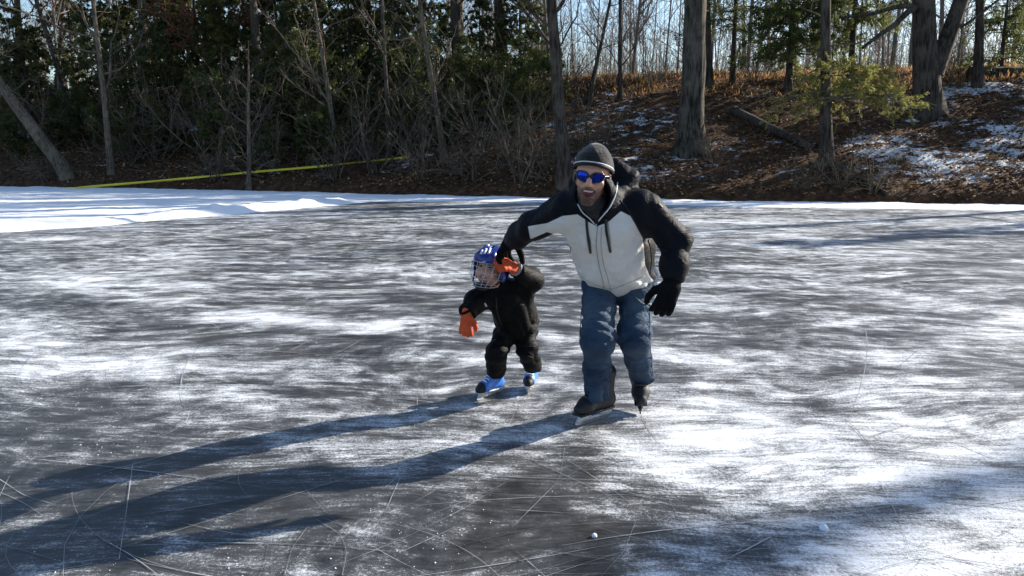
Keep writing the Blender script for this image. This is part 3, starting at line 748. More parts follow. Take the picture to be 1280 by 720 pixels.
for (bx, by, h, lab) in [(160, 205, 2.6, 'fan of bare pale stems right of the thin pale stem'), (345, 215, 2.4, 'bare twiggy brush behind the yellow tape'), (270, 225, 2.0, 'bare twiggy brush low on the dark bank at left'),
                         (470, 215, 2.2, 'bare twiggy brush below the tape end'), (530, 222, 2.2, 'bare twiggy brush left of the grey leaning stem foot'), (590, 225, 2.2, 'bare twiggy brush on the dark bank centre'),
                         (650, 228, 2.4, 'pale tangled brush left of the slender trunk foot'), (680, 215, 2.6, 'pale tangled brush close behind the man'), (730, 195, 2.4, 'bare brush above the man\'s hat'),
                         (890, 205, 1.4, 'low brush at the thick oak\'s foot'), (1050, 235, 1.5, 'tangled roots and brush below the hemlock'), (1090, 240, 1.4, 'drooping brush at the shore right of the hemlock'), (995, 236, 1.1, 'low brush at the shore left of the hemlock'),
                         (420, 225, 2.0, 'bare brush at the foot of the leaning pale stem'), (60, 225, 1.6, 'bare brush under the mossy leaning trunk'), (815, 112, 1.8, 'dry brush on the ridge left of the oak'), (945, 104, 1.8, 'dry brush on the ridge right of the oak'),
                         (1110, 102, 1.7, 'dry brush on the ridge left of the forked oak'), (1190, 104, 1.5, 'dry brush on the ridge between forked oak and slim tree'), (700, 120, 2.6, 'dry brush on the ridge above the slender trunk'),
                         (195, 200, 3.8, 'tall tangled bare bush under the full cedar'), (255, 195, 3.6, 'tall tangled bare bush below the russet oak'), (320, 190, 4.0, 'tall tangled bare bush before the left pale trunk'), (395, 185, 3.8, 'tall tangled bare bush before the yellow green cedar'),
                         (455, 200, 3.6, 'tall tangled bare bush right of the leaning pale stem'), (520, 195, 3.8, 'tall tangled bare bush left of the grey leaning stem'), (600, 190, 3.4, 'tall tangled bare bush below the straight trunks'), (640, 200, 3.4, 'tall tangled bare bush left of the slender trunk'), (60, 190, 3.6, 'tall tangled bare bush behind the mossy trunk')]:
    shared('brush' if h < 3 else 'tallbrush', 7, lambda: shrub('bare_brush', lab, base_of(bx, by), h, 1.6, None, 0, 0.05, stems=11, group='bare brush on the bank', twigs=5), base_of(bx, by), h, lab)

for (x, y, h, lab) in [(26.4, 15.2, 12.6, 'tall narrow pine at the right shore out of view'), (28.1, 14.8, 13.4, 'tallest narrow pine at the right shore out of view'), (25.8, 22.8, 8.0, 'narrow pine above the right shore out of view'), (22.5, 29.5, 5.5, 'unseen bushy pine added on the right bank for its shade'), (18.6, 31.0, 5.0, 'unseen young pine added behind the fallen log for its shade')]:  # the two low pines are unseen, added to shade the right bank
    conifer(lab, 0, 0, h, 0.09, 'pine', 0.4, h - 0.2, 1.9 if h < 6 else 1.5, 80 if h < 6 else 85, 18, 0.085 if h < 6 else 0.1, base=np.array([x, y, float(terrain_z(np.array([x]), np.array([y]))[0])]))
# logs
def log(label, p0, p1, r, mat='bark_dark', name='fallen_log'):
    c = (p0 + p1) / 2; q = smooth_path(np.array([p0, p0 * 0.66 + p1 * 0.34 + rng.normal(size=3) * 0.05, p0 * 0.3 + p1 * 0.7, p1]) - c, 16)
    root = empty(name, c)
    V, F = trunk_mesh(q, r * np.linspace(1, 0.7, 16), 12, 0.12, 0.0)
    n, k = 16, 12
    obj('trunk', V, [np.concatenate([cap_faces(n, k, True), cap_faces(n, k, False)]), F], M[mat], root)
    P, R = grow(q[None], r * np.linspace(1, 0.7, 16)[None], 5, 0.1, 0.9, 0.08, 0.2, 50, 80, 5, 0.05, 0.15, 0.3); 
    for k_ in range(len(P)):
        V, F = tubes(P[k_], R[k_], 5); obj('branch_stub', V, F, M[mat], root)
    tag(root, label, 'log', 'fallen logs on the bank')
def onbank(px, py, dz): p = hit(px, py); return p + np.array([0, 0, dz])
log('mossy fallen log lying down the slope right of the oak', onbank(918, 142, 0.1), onbank(1012, 188, 0.1), 0.18)
lp = hit(1222, 104)
log('thick fallen log lying along the ridge at the right edge', at(1212, 92, lp[1] + 0.6), at(1340, 88, lp[1] + 0.9), 0.26)
log('broken log lying on the slope below the hemlock', onbank(1040, 205, 0.08), onbank(1110, 250, 0.15), 0.07)
log('dead branch lying on the dark bank at left', onbank(255, 205, 0.1), onbank(330, 225, 0.1), 0.06)

# far woods: countable bare trees beyond the ridge share a few shapes
protos = []
for k in range(7):
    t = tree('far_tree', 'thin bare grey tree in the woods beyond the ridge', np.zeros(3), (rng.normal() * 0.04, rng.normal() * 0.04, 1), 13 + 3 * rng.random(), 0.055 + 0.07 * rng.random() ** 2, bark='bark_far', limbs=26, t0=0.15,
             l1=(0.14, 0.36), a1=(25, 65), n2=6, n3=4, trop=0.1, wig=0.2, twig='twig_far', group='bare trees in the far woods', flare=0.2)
    ALLCH[t.name] = [o for o in bpy.data.objects if o.parent == t]
    protos.append(t)
spots = []
tries = 0
while len(spots) < 190 and tries < 4000:
    tries += 1
    d = 41 + 75 * rng.random() ** 1.15; px = -60 + 1400 * rng.random()
    if px < 520 and rng.random() < 0.45: continue
    x = (px - 640) / FPX * d
    if all((x - q[0]) ** 2 + (d - q[1]) ** 2 > 1.6 for q in spots): spots.append((x, d))
for i, (x, y) in enumerate(spots):
    t = protos[i] if i < len(protos) else copy_tree(protos[i % len(protos)])
    t.location = (x, y, float(terrain_z(np.array([x]), np.array([y]))[0]))
    t.rotation_euler = (0, 0, rng.random() * 6.28); s = 0.7 + 0.55 * rng.random(); t.scale = (s, s, s)
# the rest of the wood, too far to pick apart
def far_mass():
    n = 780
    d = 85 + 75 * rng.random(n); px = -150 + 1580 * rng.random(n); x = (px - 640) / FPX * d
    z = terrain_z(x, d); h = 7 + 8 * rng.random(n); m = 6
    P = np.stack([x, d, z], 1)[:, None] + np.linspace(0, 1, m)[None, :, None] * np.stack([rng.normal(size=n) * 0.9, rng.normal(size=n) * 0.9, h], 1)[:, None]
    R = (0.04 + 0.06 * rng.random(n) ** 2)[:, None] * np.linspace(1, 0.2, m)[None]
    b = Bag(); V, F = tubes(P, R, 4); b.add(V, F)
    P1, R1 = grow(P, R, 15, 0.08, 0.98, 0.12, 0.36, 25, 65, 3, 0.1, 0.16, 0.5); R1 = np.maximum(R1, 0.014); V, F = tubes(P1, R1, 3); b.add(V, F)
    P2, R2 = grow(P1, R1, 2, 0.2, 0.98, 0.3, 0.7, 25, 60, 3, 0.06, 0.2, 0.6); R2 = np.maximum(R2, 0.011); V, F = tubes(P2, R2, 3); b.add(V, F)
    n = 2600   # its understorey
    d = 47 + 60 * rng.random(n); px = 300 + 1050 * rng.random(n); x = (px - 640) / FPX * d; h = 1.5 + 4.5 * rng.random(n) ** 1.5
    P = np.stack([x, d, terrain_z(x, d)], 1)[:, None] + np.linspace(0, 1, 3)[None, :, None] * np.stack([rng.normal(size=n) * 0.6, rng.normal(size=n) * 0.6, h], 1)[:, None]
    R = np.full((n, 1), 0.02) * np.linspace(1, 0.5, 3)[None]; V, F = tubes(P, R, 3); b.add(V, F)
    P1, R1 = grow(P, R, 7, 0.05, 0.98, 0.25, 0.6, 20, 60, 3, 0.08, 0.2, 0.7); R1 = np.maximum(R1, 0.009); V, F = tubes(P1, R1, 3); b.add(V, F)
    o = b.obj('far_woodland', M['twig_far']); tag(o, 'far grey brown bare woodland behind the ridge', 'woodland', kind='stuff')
far_mass()
# trees on the right bank beyond the frame, whose shade falls on the ice
for i, (x, y, h, r) in enumerate([(17.2, 21.5, 10, 0.2), (20.5, 29.0, 11, 0.2)]):
    b = np.array([x, y, float(terrain_z(np.array([x]), np.array([y]))[0])])
    tree('bare_tree', ['bare tree just beyond the right edge of the picture', 'small bare tree farther along the right bank', 'bare tree low on the right bank out of view', 'bare tree high on the right bank out of view', 'tallest bare tree on the right bank out of view', 'bare tree above the right shore out of view'][i], b, (rng.normal() * 0.05, rng.normal() * 0.05, 1), h, r, bark='bark_dark', limbs=18, t0=0.25, group='bare trees on the right bank')

# ------------------------------------------------------------------ leaf litter, dry grass
def litter():
    n = 95000
    px = -40 + 1360 * rng.random(n * 2); s = rng.random(n * 2) ** 0.9 * 17
    y0 = np.interp((px - 640) / FPX, (POND[1:8, 0] / POND[1:8, 1]), POND[1:8, 1])
    y = y0 + s * 1.05; x = (px - 640) / FPX * y
    keep = pond_s(x, y) > 0.15
    x, y = x[keep][:n], y[keep][:n]
    dens = 0.5 + fbm2(x, y, 0.7, seed=91) * 0.9
    k2 = rng.random(len(x)) < dens + 0.15; x, y = x[k2], y[k2]
    C = np.stack([x, y, terrain_z(x, y) + 0.02 + 0.03 * rng.random(len(x))], 1)
    V, F = leaves(C, 0.065, 0.55, 0, None, 0.8)
    V = V.reshape(-1, 4, 3); V[:, :, 2] = C[:, None, 2] + (V[:, :, 2] - C[:, None, 2]) * 0.55; V = V.reshape(-1, 3)
    v = np.clip(0.42 + 0.5 * fbm2(x, y, 0.5, seed=95) + 0.32 * rng.normal(size=len(x)), 0, 1)
    b = Bag(); b.add(V, F, v); o = b.obj('leaf_litter', M['dry_leaf'], smooth=False); tag(o, 'brown fallen leaves covering the bank', 'leaves', kind='stuff')
    # sticks
    n = 900; px = -40 + 1360 * rng.random(n); y0 = np.interp((px - 640) / FPX, (POND[1:8, 0] / POND[1:8, 1]), POND[1:8, 1]); y = y0 + 0.5 + rng.random(n) * 13; x = (px - 640) / FPX * y
    c = np.stack([x, y, terrain_z(x, y) + 0.06], 1); d = unit(rng.normal(size=(n, 3)) * np.array([1, 0.7, 0.25])); L = 0.2 + 0.9 * rng.random(n) ** 2
    P = c[:, None] + d[:, None] * (np.linspace(-0.5, 0.5, 5)[None, :, None] * L[:, None, None]) + rng.normal(size=(n, 5, 3)) * 0.03
    V, F = tubes(P, np.full((n, 5), 1.0) * (0.006 + 0.012 * rng.random((n, 1))), 4); b = Bag(); b.add(V, F); o = b.obj('fallen_twigs', M['twig']); tag(o, 'fallen twigs scattered over the bank', 'twigs', kind='stuff')
    # dry grass and fern on the ridge
    n = 26000; px = 470 + 850 * rng.random(n); y0 = np.interp((px - 640) / FPX, (POND[1:8, 0] / POND[1:8, 1]), POND[1:8, 1]); y = y0 + 8.8 + 11 * rng.random(n) ** 1.2; x = (px - 640) / FPX * y
    dn = fbm2(x, y, 0.6, seed=99); k = rng.random(n) < 0.45 + dn * 1.1; x, y = x[k], y[k]; n = len(x)
    c = np.stack([x, y, terrain_z(x, y)], 1); h = 0.1 + 0.26 * rng.random(n) ** 1.7; d = rng.normal(size=(n, 3)) * 0.45; d[:, 2] = 1; d = unit(d)
    side = unit(np.cross(d, rng.normal(size=(n, 3)))) * (0.012 + 0.014 * rng.random((n, 1)))
    tip = c + d * h[:, None]; mid = c + d * h[:, None] * 0.6
    V = np.stack([c - side * 0.6, mid + side, tip, mid - side], 1).reshape(-1, 3)
    b = Bag(); b.add(V, np.arange(4 * n).reshape(-1, 4), np.clip(0.5 + 0.5 * fbm2(x, y, 0.9, seed=101) + 0.25 * rng.normal(size=n), 0, 1)); o = b.obj('dry_grass', M['dry_grass'], smooth=False)
    tag(o, 'tan dry grass and fern along the sunlit ridge', 'dry grass', kind='stuff')
litter()

# ------------------------------------------------------------------ yellow tape
def tape():
    tp = np.array([(70, 238), (110, 233.5), (200, 226), (300, 216.5), (400, 208), (470, 201), (505, 197), (512, 196)], float)
    q = smooth_path(tp, 90); dend = base_of(505, 200)[1] - 0.1; d0 = ground(70, 238)[1] - 0.3
    dp = []
    for u in q:
        t = (u[0] - 70) / (512 - 70.0); dp.append(min(d0 + (dend - d0) * t, hit(u[0], u[1])[1] - 0.25 * (1 - t)))
    dp = np.array(dp)
    for _ in range(6): dp[1:-1] = np.minimum(dp[1:-1], (dp[:-2] + dp[2:]) / 2)
    P = np.array([at(u[0], u[1], d) for u, d in zip(q, dp)]); n = len(P)
    T = unit(np.gradient(P, axis=0)); s = np.linspace(0, 1, n); tw = 0.5 * np.sin(s * 9) + 0.35 * np.sin(s * 23 + 1)
    U = unit(np.cross(T, [0, 0, 1.0])); W = np.cross(U, T)
    side = (W * np.cos(tw)[:, None] + U * np.sin(tw)[:, None]) * 0.04
    thick = np.cross(T, unit(side)) * 0.0012
    V = np.stack([P + side + thick, P - side + thick, P - side - thick, P + side - thick], 1).reshape(-1, 3)
    i = np.arange(n - 1)[:, None] * 4; j = np.arange(4)[None]
    o = obj('barrier_tape', V, np.stack([i + j, i + (j + 1) % 4, i + 4 + (j + 1) % 4, i + 4 + j], -1).reshape(-1, 4), M['tape'])
    tag(o, 'yellow barrier tape strung from the snow up to the trees', 'tape')
tape()

# ================================================================== people
# signed-distance modelling, meshed with surface nets
def sd_cone(P, a, b, r0, r1):
    a = np.asarray(a, float); b = np.asarray(b, float); d = b - a
    t = np.clip(((P - a) @ d) / max(1e-9, d @ d), 0, 1)
    return np.linalg.norm(P - a - t[:, None] * d, axis=1) - (r0 + (r1 - r0) * t)
def sd_chain(P, pts, rs, k=0.03):
    r = None
    for i in range(len(pts) - 1):
        q = sd_cone(P, pts[i], pts[i + 1], rs[i], rs[i + 1]); r = q if r is None else smin(r, q, k)
    return r
def sd_ell(P, c, r, Rm=None):
    q = P - np.asarray(c, float)
    if Rm is not None: q = q @ Rm
    r = np.asarray(r, float)
    k0 = np.linalg.norm(q / r, axis=1); k1 = np.linalg.norm(q / (r * r), axis=1)
    return k0 * (k0 - 1) / np.maximum(k1, 1e-6)
def sd_box(P, c, half, Rm=None, rnd=0.0):
    q = P - np.asarray(c, float)
    if Rm is not None: q = q @ Rm
    d = np.abs(q) - (np.asarray(half) - rnd)
    return np.linalg.norm(np.maximum(d, 0), axis=1) + np.minimum(d.max(1), 0) - rnd
def sd_flat(P, a, b, r0, r1, lat, wide):
    """tapered limb whose section is wider along lat by the factor wide"""
    lat = unit(lat); u = (P - a) @ lat; ub = (np.asarray(b) - a) @ lat
    Q = P - (u * (1 - 1 / wide))[:, None] * lat
    b2 = np.asarray(b) - ub * (1 - 1 / wide) * lat
    return sd_cone(Q, a, b2, r0, r1)
def smin(a, b, k):
    h = np.clip(0.5 + 0.5 * (b - a) / k, 0, 1)
    return b * (1 - h) + a * h - k * h * (1 - h)
def smax(a, b, k): return -smin(-a, -b, k)
def nets(fn, lo, hi, h):
    lo = np.asarray(lo, float); hi = np.asarray(hi, float)
    n = np.ceil((hi - lo) / h).astype(int) + 1
    gx, gy, gz = [lo[i] + h * np.arange(n[i]) for i in range(3)]
    vol = np.empty(n, np.float32)
    st = 6
    # coarse pass decides which blocks hold the surface
    cx, cy, cz = [np.arange(0, n[i], st) for i in range(3)]
    CX, CY, CZ = np.meshgrid(gx[np.minimum(cx + st // 2, n[0] - 1)], gy[np.minimum(cy + st // 2, n[1] - 1)], gz[np.minimum(cz + st // 2, n[2] - 1)], indexing='ij')
    cf = fn(np.stack([CX.ravel(), CY.ravel(), CZ.ravel()], 1)).reshape(CX.shape)
    full = np.repeat(np.repeat(np.repeat(cf, st, 0), st, 1), st, 2)[:n[0], :n[1], :n[2]]
    vol[:] = full
    act = np.abs(full) < st * h * 2.2
    idx = np.nonzero(act)
    vol[idx] = fn(np.stack([gx[idx[0]], gy[idx[1]], gz[idx[2]]], 1))
    s = vol < 0
    c = [s[a:n[0] - 1 + a, b:n[1] - 1 + b, d:n[2] - 1 + d] for a in (0, 1) for b in (0, 1) for d in (0, 1)]
    cnt = sum(x.astype(np.int8) for x in c)
    cells = np.nonzero((cnt > 0) & (cnt < 8)); m = len(cells[0])
    cid = np.full(np.array(n) - 1, -1, np.int64); cid[cells] = np.arange(m)
    base = np.stack(cells, 1); acc = np.zeros((m, 3)); num = np.zeros(m)
    corners = [(a, b, d) for a in (0, 1) for b in (0, 1) for d in (0, 1)]
    for i, p in enumerate(corners):
        for ax in range(3):
            if p[ax]: continue
            q = list(p); q[ax] = 1
            va = vol[base[:, 0] + p[0], base[:, 1] + p[1], base[:, 2] + p[2]]; vb = vol[base[:, 0] + q[0], base[:, 1] + q[1], base[:, 2] + q[2]]
            x = (va < 0) != (vb < 0); t = np.where(x, va / np.where(x, va - vb, 1), 0)
            pt = np.array(p, float)[None] + t[:, None] * (np.array(q) - np.array(p))[None]
            acc += pt * x[:, None]; num += x
    V = lo + h * (base + acc / num[:, None])
    Fs = []
    for ax in range(3):
        o1, o2 = (ax + 1) % 3, (ax + 2) % 3
        sl0 = [slice(None)] * 3; sl1 = [slice(None)] * 3
        sl0[ax] = slice(0, n[ax] - 1); sl1[ax] = slice(1, n[ax])
        e0 = s[tuple(sl0)]; e1 = s[tuple(sl1)]
        I = np.stack(np.nonzero(e0 != e1), 1)
        ok = (I[:, o1] > 0) & (I[:, o2] > 0) & (I[:, o1] < n[o1] - 1) & (I[:, o2] < n[o2] - 1); I = I[ok]
        neg = e0[I[:, 0], I[:, 1], I[:, 2]]
        def cell(d1, d2):
            J = I.copy(); J[:, o1] -= d1; J[:, o2] -= d2; return cid[J[:, 0], J[:, 1], J[:, 2]]
        q = np.stack([cell(1, 1), cell(0, 1), cell(0, 0), cell(1, 0)], 1)
        q = np.where(neg[:, None], q, q[:, ::-1]); Fs.append(q)
    return V, np.concatenate(Fs)
def sdf_obj(name, fn, lo, hi, h, mat, parent, attrs=None):
    V, F = nets(fn, lo, hi, h)
    o = obj(name, V, F, mat, parent, attrs={k: f(V) for k, f in (attrs or {}).items()})
    o['_'] = 0; del o['_']
    return o, V, F
def bounds(pts, pad): p = np.asarray(pts); return p.min(0) - pad, p.max(0) + pad
def bvh_of(V, F): return BVHTree.FromPolygons([tuple(v) for v in V], [tuple(int(i) for i in f) for f in F])
def onto(bvh, pts, off=0.003):
    """picture points laid on a surface"""
    out = []
    for p in pts:
        r = Vector(ray(*p)).normalized(); h = bvh.ray_cast(Vector((0, 0, CH)), r)
        if h[0] is not None: out.append(np.array(h[0]) - np.array(r) * off)
    return np.array(out)
def interp_px(pts, n):
    return smooth_path(np.array(pts, float), n)
def strip(name, bvh, pts, w, mat, parent, n=14, off=0.003, k=6):
    q = onto(bvh, interp_px(pts, n), off)
    if len(q) < 3: return None
    return tube_obj(name, q, w, mat, parent, k)
def frame(fwd, up):
    f = unit(fwd); x = unit(np.cross(f, up)); return np.stack([x, f, np.cross(x, f)], 1)   # columns: right, forward, up
def folds(P, d, freq, warp, seed):
    d = unit(d); w = vnoise(P * warp + seed)
    return 1.0 - 2.0 * np.abs(np.sin(0.5 * ((P @ d) * freq + 6.5 * w + seed))) ** 0.8

# ---- cloth, skin and gear
def cloth(name, c0, c1, rough=0.75, bs=900.0, sheen=0.0, spec=0.4, bst=0.25):
    m, nt, b = newmat(name); g = N(nt); p = g.pos()
    g.l(g.mix(g.ss(0.32, 0.68, g.noise(p, 14, 5)), c0, c1), b.inputs['Base Color'])
    b.inputs['Roughness'].default_value = rough; b.inputs['Specular IOR Level'].default_value = spec; b.inputs['Sheen Weight'].default_value = sheen
    rg = g.math('ABSOLUTE', g.math('SUBTRACT', g.noise(g.mapping(p, (1, 1, 2.0), (0.2, 0.5, 0)), 16, 4, 0.5, 0.8), 0.5))
    h = g.math('ADD', g.math('MULTIPLY', g.noise(p, bs, 2), 0.08), g.math('ADD', g.math('MULTIPLY', g.math('MINIMUM', rg, 0.16), 0.4), g.noise(g.mapping(p, (1, 1, 1.8), (0.3, 0.6, 0)), 12, 3, 0.5, 1.6)))
    g.l(g.bump(h, bst, 0.035), b.inputs['Normal'])
    return m
def jacket_mat():
    m, nt, b = newmat('jacket_shell'); g = N(nt); p = g.pos()
    k = g.ss(-0.5, 0.5, g.attr('panel'))
    blk = g.mix(g.noise(p, 12, 4), (0.004, 0.0045, 0.007), (0.009, 0.01, 0.014))
    wht = g.mix(g.noise(p, 9, 5), (0.66, 0.63, 0.59), (0.76, 0.735, 0.7))
    g.l(g.mix(k, blk, wht), b.inputs['Base Color'])
    g.l(g.math('ADD', g.math('MULTIPLY', k, 0.15), 0.6), b.inputs['Roughness']); b.inputs['Specular IOR Level'].default_value = 0.1
    rg = g.math('ABSOLUTE', g.math('SUBTRACT', g.noise(g.mapping(p, (1, 1, 1.8), (0.3, 0.5, 0)), 13, 4, 0.5, 0.8), 0.5))
    rg2 = g.math('ABSOLUTE', g.math('SUBTRACT', g.noise(g.mapping(p, (2.2, 1, 1), (0.2, -0.6, 0)), 11, 3, 0.5, 0.6), 0.5))
    h = g.math('ADD', g.math('MULTIPLY', g.noise(p, 700, 2), 0.05), g.math('ADD', g.math('ADD', g.math('MULTIPLY', g.math('MINIMUM', rg, 0.16), 0.35), g.math('MULTIPLY', rg2, 0.25)), g.noise(g.mapping(p, (1, 1, 1.6), (0.3, 0.5, 0)), 9, 3, 0.5, 1.6)))
    g.l(g.bump(h, 0.42, 0.03), b.inputs['Normal'])
    return m
def denim_mat():
    m, nt, b = newmat('denim'); g = N(nt); p = g.pos()
    f = g.noise(p, 7, 5); w = g.noise(g.mapping(p, (1, 1, 5)), 260, 2)
    c = g.mix(g.ss(0.3, 0.7, f), (0.012, 0.029, 0.062), (0.036, 0.072, 0.125))
    c = g.mix(g.math('MULTIPLY', g.attr('fade'), 0.75), c, (0.13, 0.175, 0.225))
    c = g.mix(g.math('MULTIPLY', w, 0.3), c, (0.02, 0.035, 0.06))
    g.l(c, b.inputs['Base Color']); b.inputs['Roughness'].default_value = 0.85; b.inputs['Specular IOR Level'].default_value = 0.25
    rg = g.math('ABSOLUTE', g.math('SUBTRACT', g.noise(g.mapping(p, (1, 1, 2.6), (0.2, 0.5, 0)), 11, 4, 0.5, 0.8), 0.5))
    rg2 = g.math('ABSOLUTE', g.math('SUBTRACT', g.noise(g.mapping(p, (1, 1, 2.2), (0.2, -0.7, 0)), 13, 3, 0.5, 0.6), 0.5))
    h = g.math('ADD', g.math('MULTIPLY', g.noise(p, 600, 2), 0.06), g.math('ADD', g.math('ADD', g.math('MULTIPLY', g.math('MINIMUM', rg, 0.16), 0.45), g.math('MULTIPLY', rg2, 0.3)), g.noise(g.mapping(p, (1, 1, 2.0), (0.3, 0.6, 0)), 10, 3, 0.5, 1.6)))
    g.l(g.bump(h, 0.8, 0.04), b.inputs['Normal'])
    return m
def skin_mat():
    m, nt, b = newmat('skin'); g = N(nt); p = g.pos()
    c = g.mix(g.noise(p, 45, 5), (0.55, 0.245, 0.16), (0.7, 0.38, 0.26))
    st = g.ss(0.35, 0.65, g.noise(p, 420, 3))
    c = g.mix(g.math('MULTIPLY', g.attr('beard'), g.math('ADD', 0.78, g.math('MULTIPLY', st, 0.2))), c, (0.045, 0.022, 0.012))
    c = g.mix(g.attr('lip'), c, (0.4, 0.11, 0.09))
    g.l(c, b.inputs['Base Color']); b.inputs['Roughness'].default_value = 0.5
    b.inputs['Subsurface Weight'].default_value = 0.15; b.inputs['Subsurface Radius'].default_value = (0.01, 0.004, 0.002); b.inputs['Subsurface Scale'].default_value = 0.6
    g.l(g.bump(g.noise(p, 350, 3), 0.15, 0.003), b.inputs['Normal'])
    return m
M['jacket'] = jacket_mat(); M['denim'] = denim_mat(); M['skin'] = skin_mat()
M['fleece'] = cloth('grey_fleece', (0.012, 0.011, 0.011), (0.026, 0.024, 0.024), 0.95, 500, 0.3, 0.15, 0.5)
M['black_cloth'] = cloth('black_cloth', (0.008, 0.008, 0.01), (0.016, 0.016, 0.018), 0.7)
M['snowsuit'] = cloth('black_snowsuit', (0.0035, 0.0035, 0.0037), (0.008, 0.0075, 0.007), 0.6, 500, 0, 0.1, 0.32)
M['glove_black'] = cloth('black_glove', (0.004, 0.004, 0.005), (0.008, 0.008, 0.009), 0.8, spec=0.08)
M['glove_orange'] = cloth('orange_glove', (0.55, 0.06, 0.01), (0.68, 0.1, 0.02), 0.7)
M['piping'] = simple('white_piping', (0.7, 0.7, 0.7), 0.6, var=0.05)
M['zip'] = simple('black_zip', (0.008, 0.008, 0.008), 0.5, var=0.1)
M['white_seam'] = simple('pale_seam', (0.4, 0.38, 0.36), 0.7, var=0.1)
M['frame_black'] = simple('black_frame', (0.008, 0.008, 0.01), 0.25, var=0.1)
M['lens'] = simple('blue_mirror_lens', (0.01, 0.025, 0.3), 0.05, metal=0.95, var=0.15, nscale=25)
M['mouth'] = simple('mouth_inside', (0.12, 0.02, 0.018), 0.5, var=0.1)
M['tooth'] = simple('teeth', (0.75, 0.7, 0.62), 0.3, var=0.04)
M['boot_black'] = simple('black_skate_boot', (0.006, 0.006, 0.008), 0.6, var=0.3, bump=0.2, bscale=300)
M['boot_blue'] = simple('blue_skate_boot', (0.05, 0.22, 0.75), 0.35, var=0.12)
M['lace'] = simple('white_lace', (0.75, 0.75, 0.75), 0.8, var=0.05)
M['holder'] = simple('white_blade_holder', (0.62, 0.62, 0.62), 0.35, var=0.06)
M['steel'] = simple('skate_steel', (0.62, 0.62, 0.64), 0.22, metal=1.0, var=0.08)
M['helmet_blue'] = simple('blue_helmet_shell', (0.006, 0.02, 0.19), 0.28, var=0.08)
M['helmet_white'] = simple('white_helmet_mark', (0.75, 0.77, 0.82), 0.35, var=0.04)
M['helmet_pad'] = simple('black_helmet_pad', (0.01, 0.01, 0.012), 0.7, var=0.2)
M['cage'] = simple('cage_wire', (0.5, 0.5, 0.52), 0.3, metal=0.4, var=0.05)
M['eye'] = simple('dark_eye', (0.02, 0.013, 0.01), 0.15, var=0.1)
M['grey_cuff'] = simple('grey_cuff', (0.3, 0.3, 0.3), 0.8, var=0.1)
M['brass'] = simple('lace_eyelet', (0.09, 0.075, 0.05), 0.5, metal=0.3, var=0.1)

def hand_fn(o, Fr, s, curl, spread=0.12, thumb=1, pad=0.0, thumb_curl=0.3, fingers_r=0.0125):
    """glove: wrist at o, Fr columns = lateral, towards fingers, back of hand; curl per joint (rad)"""
    L = lambda *v: o + Fr @ (np.array(v, float) * s)
    segs = []
    for i, (x, ln) in enumerate(((-0.033, 0.072), (-0.011, 0.082), (0.011, 0.077), (0.033, 0.06))):
        x *= thumb
        p = np.array([x, 0.088, 0.0]); a = spread * (i - 1.5) * thumb; cu = 0.0; pts = [p.copy()]
        for f, q in ((0.45, 0.75), (0.3, 1.0), (0.25, 0.7)):
            cu += curl * q
            p = p + ln * f * np.array([math.sin(a) * math.cos(cu), math.cos(a) * math.cos(cu), -math.sin(cu)]); pts.append(p.copy())
        segs.append(([L(*q) for q in pts], [fingers_r * s * (1.06 - 0.08 * j) for j in range(4)]))
    tx = -thumb
    tp = [np.array([0.03 * tx, 0.03, -0.005]), np.array([0.058 * tx, 0.055, -0.014 - 0.02 * thumb_curl]), np.array([0.07 * tx, 0.085, -0.022 - 0.05 * thumb_curl]), np.array([0.068 * tx, 0.108, -0.03 - 0.08 * thumb_curl])]
    th = ([L(*q) for q in tp], [0.018 * s, 0.0165 * s, 0.014 * s, 0.012 * s])
    Fi = Fr
    def fn(P):
        d = sd_box(P, L(0, 0.05, 0), np.array([0.044, 0.046, 0.018]) * s, Fi, 0.017 * s)
        d = smin(d, sd_cone(P, L(0, -0.045, 0), L(0, 0.02, 0), 0.038 * s, 0.033 * s), 0.02 * s)
        for pts, rs in segs:
            d = smin(d, sd_chain(P, pts, rs, 0.004), 0.006 * s)
        d = smin(d, sd_chain(P, *th, 0.006), 0.012 * s)
        return d - pad
    allp = np.array([q for sg in segs + [th] for q in sg[0]] + [L(0, -0.05, 0), L(0.05, 0, 0), L(-0.05, 0, 0)])
    return fn, allp

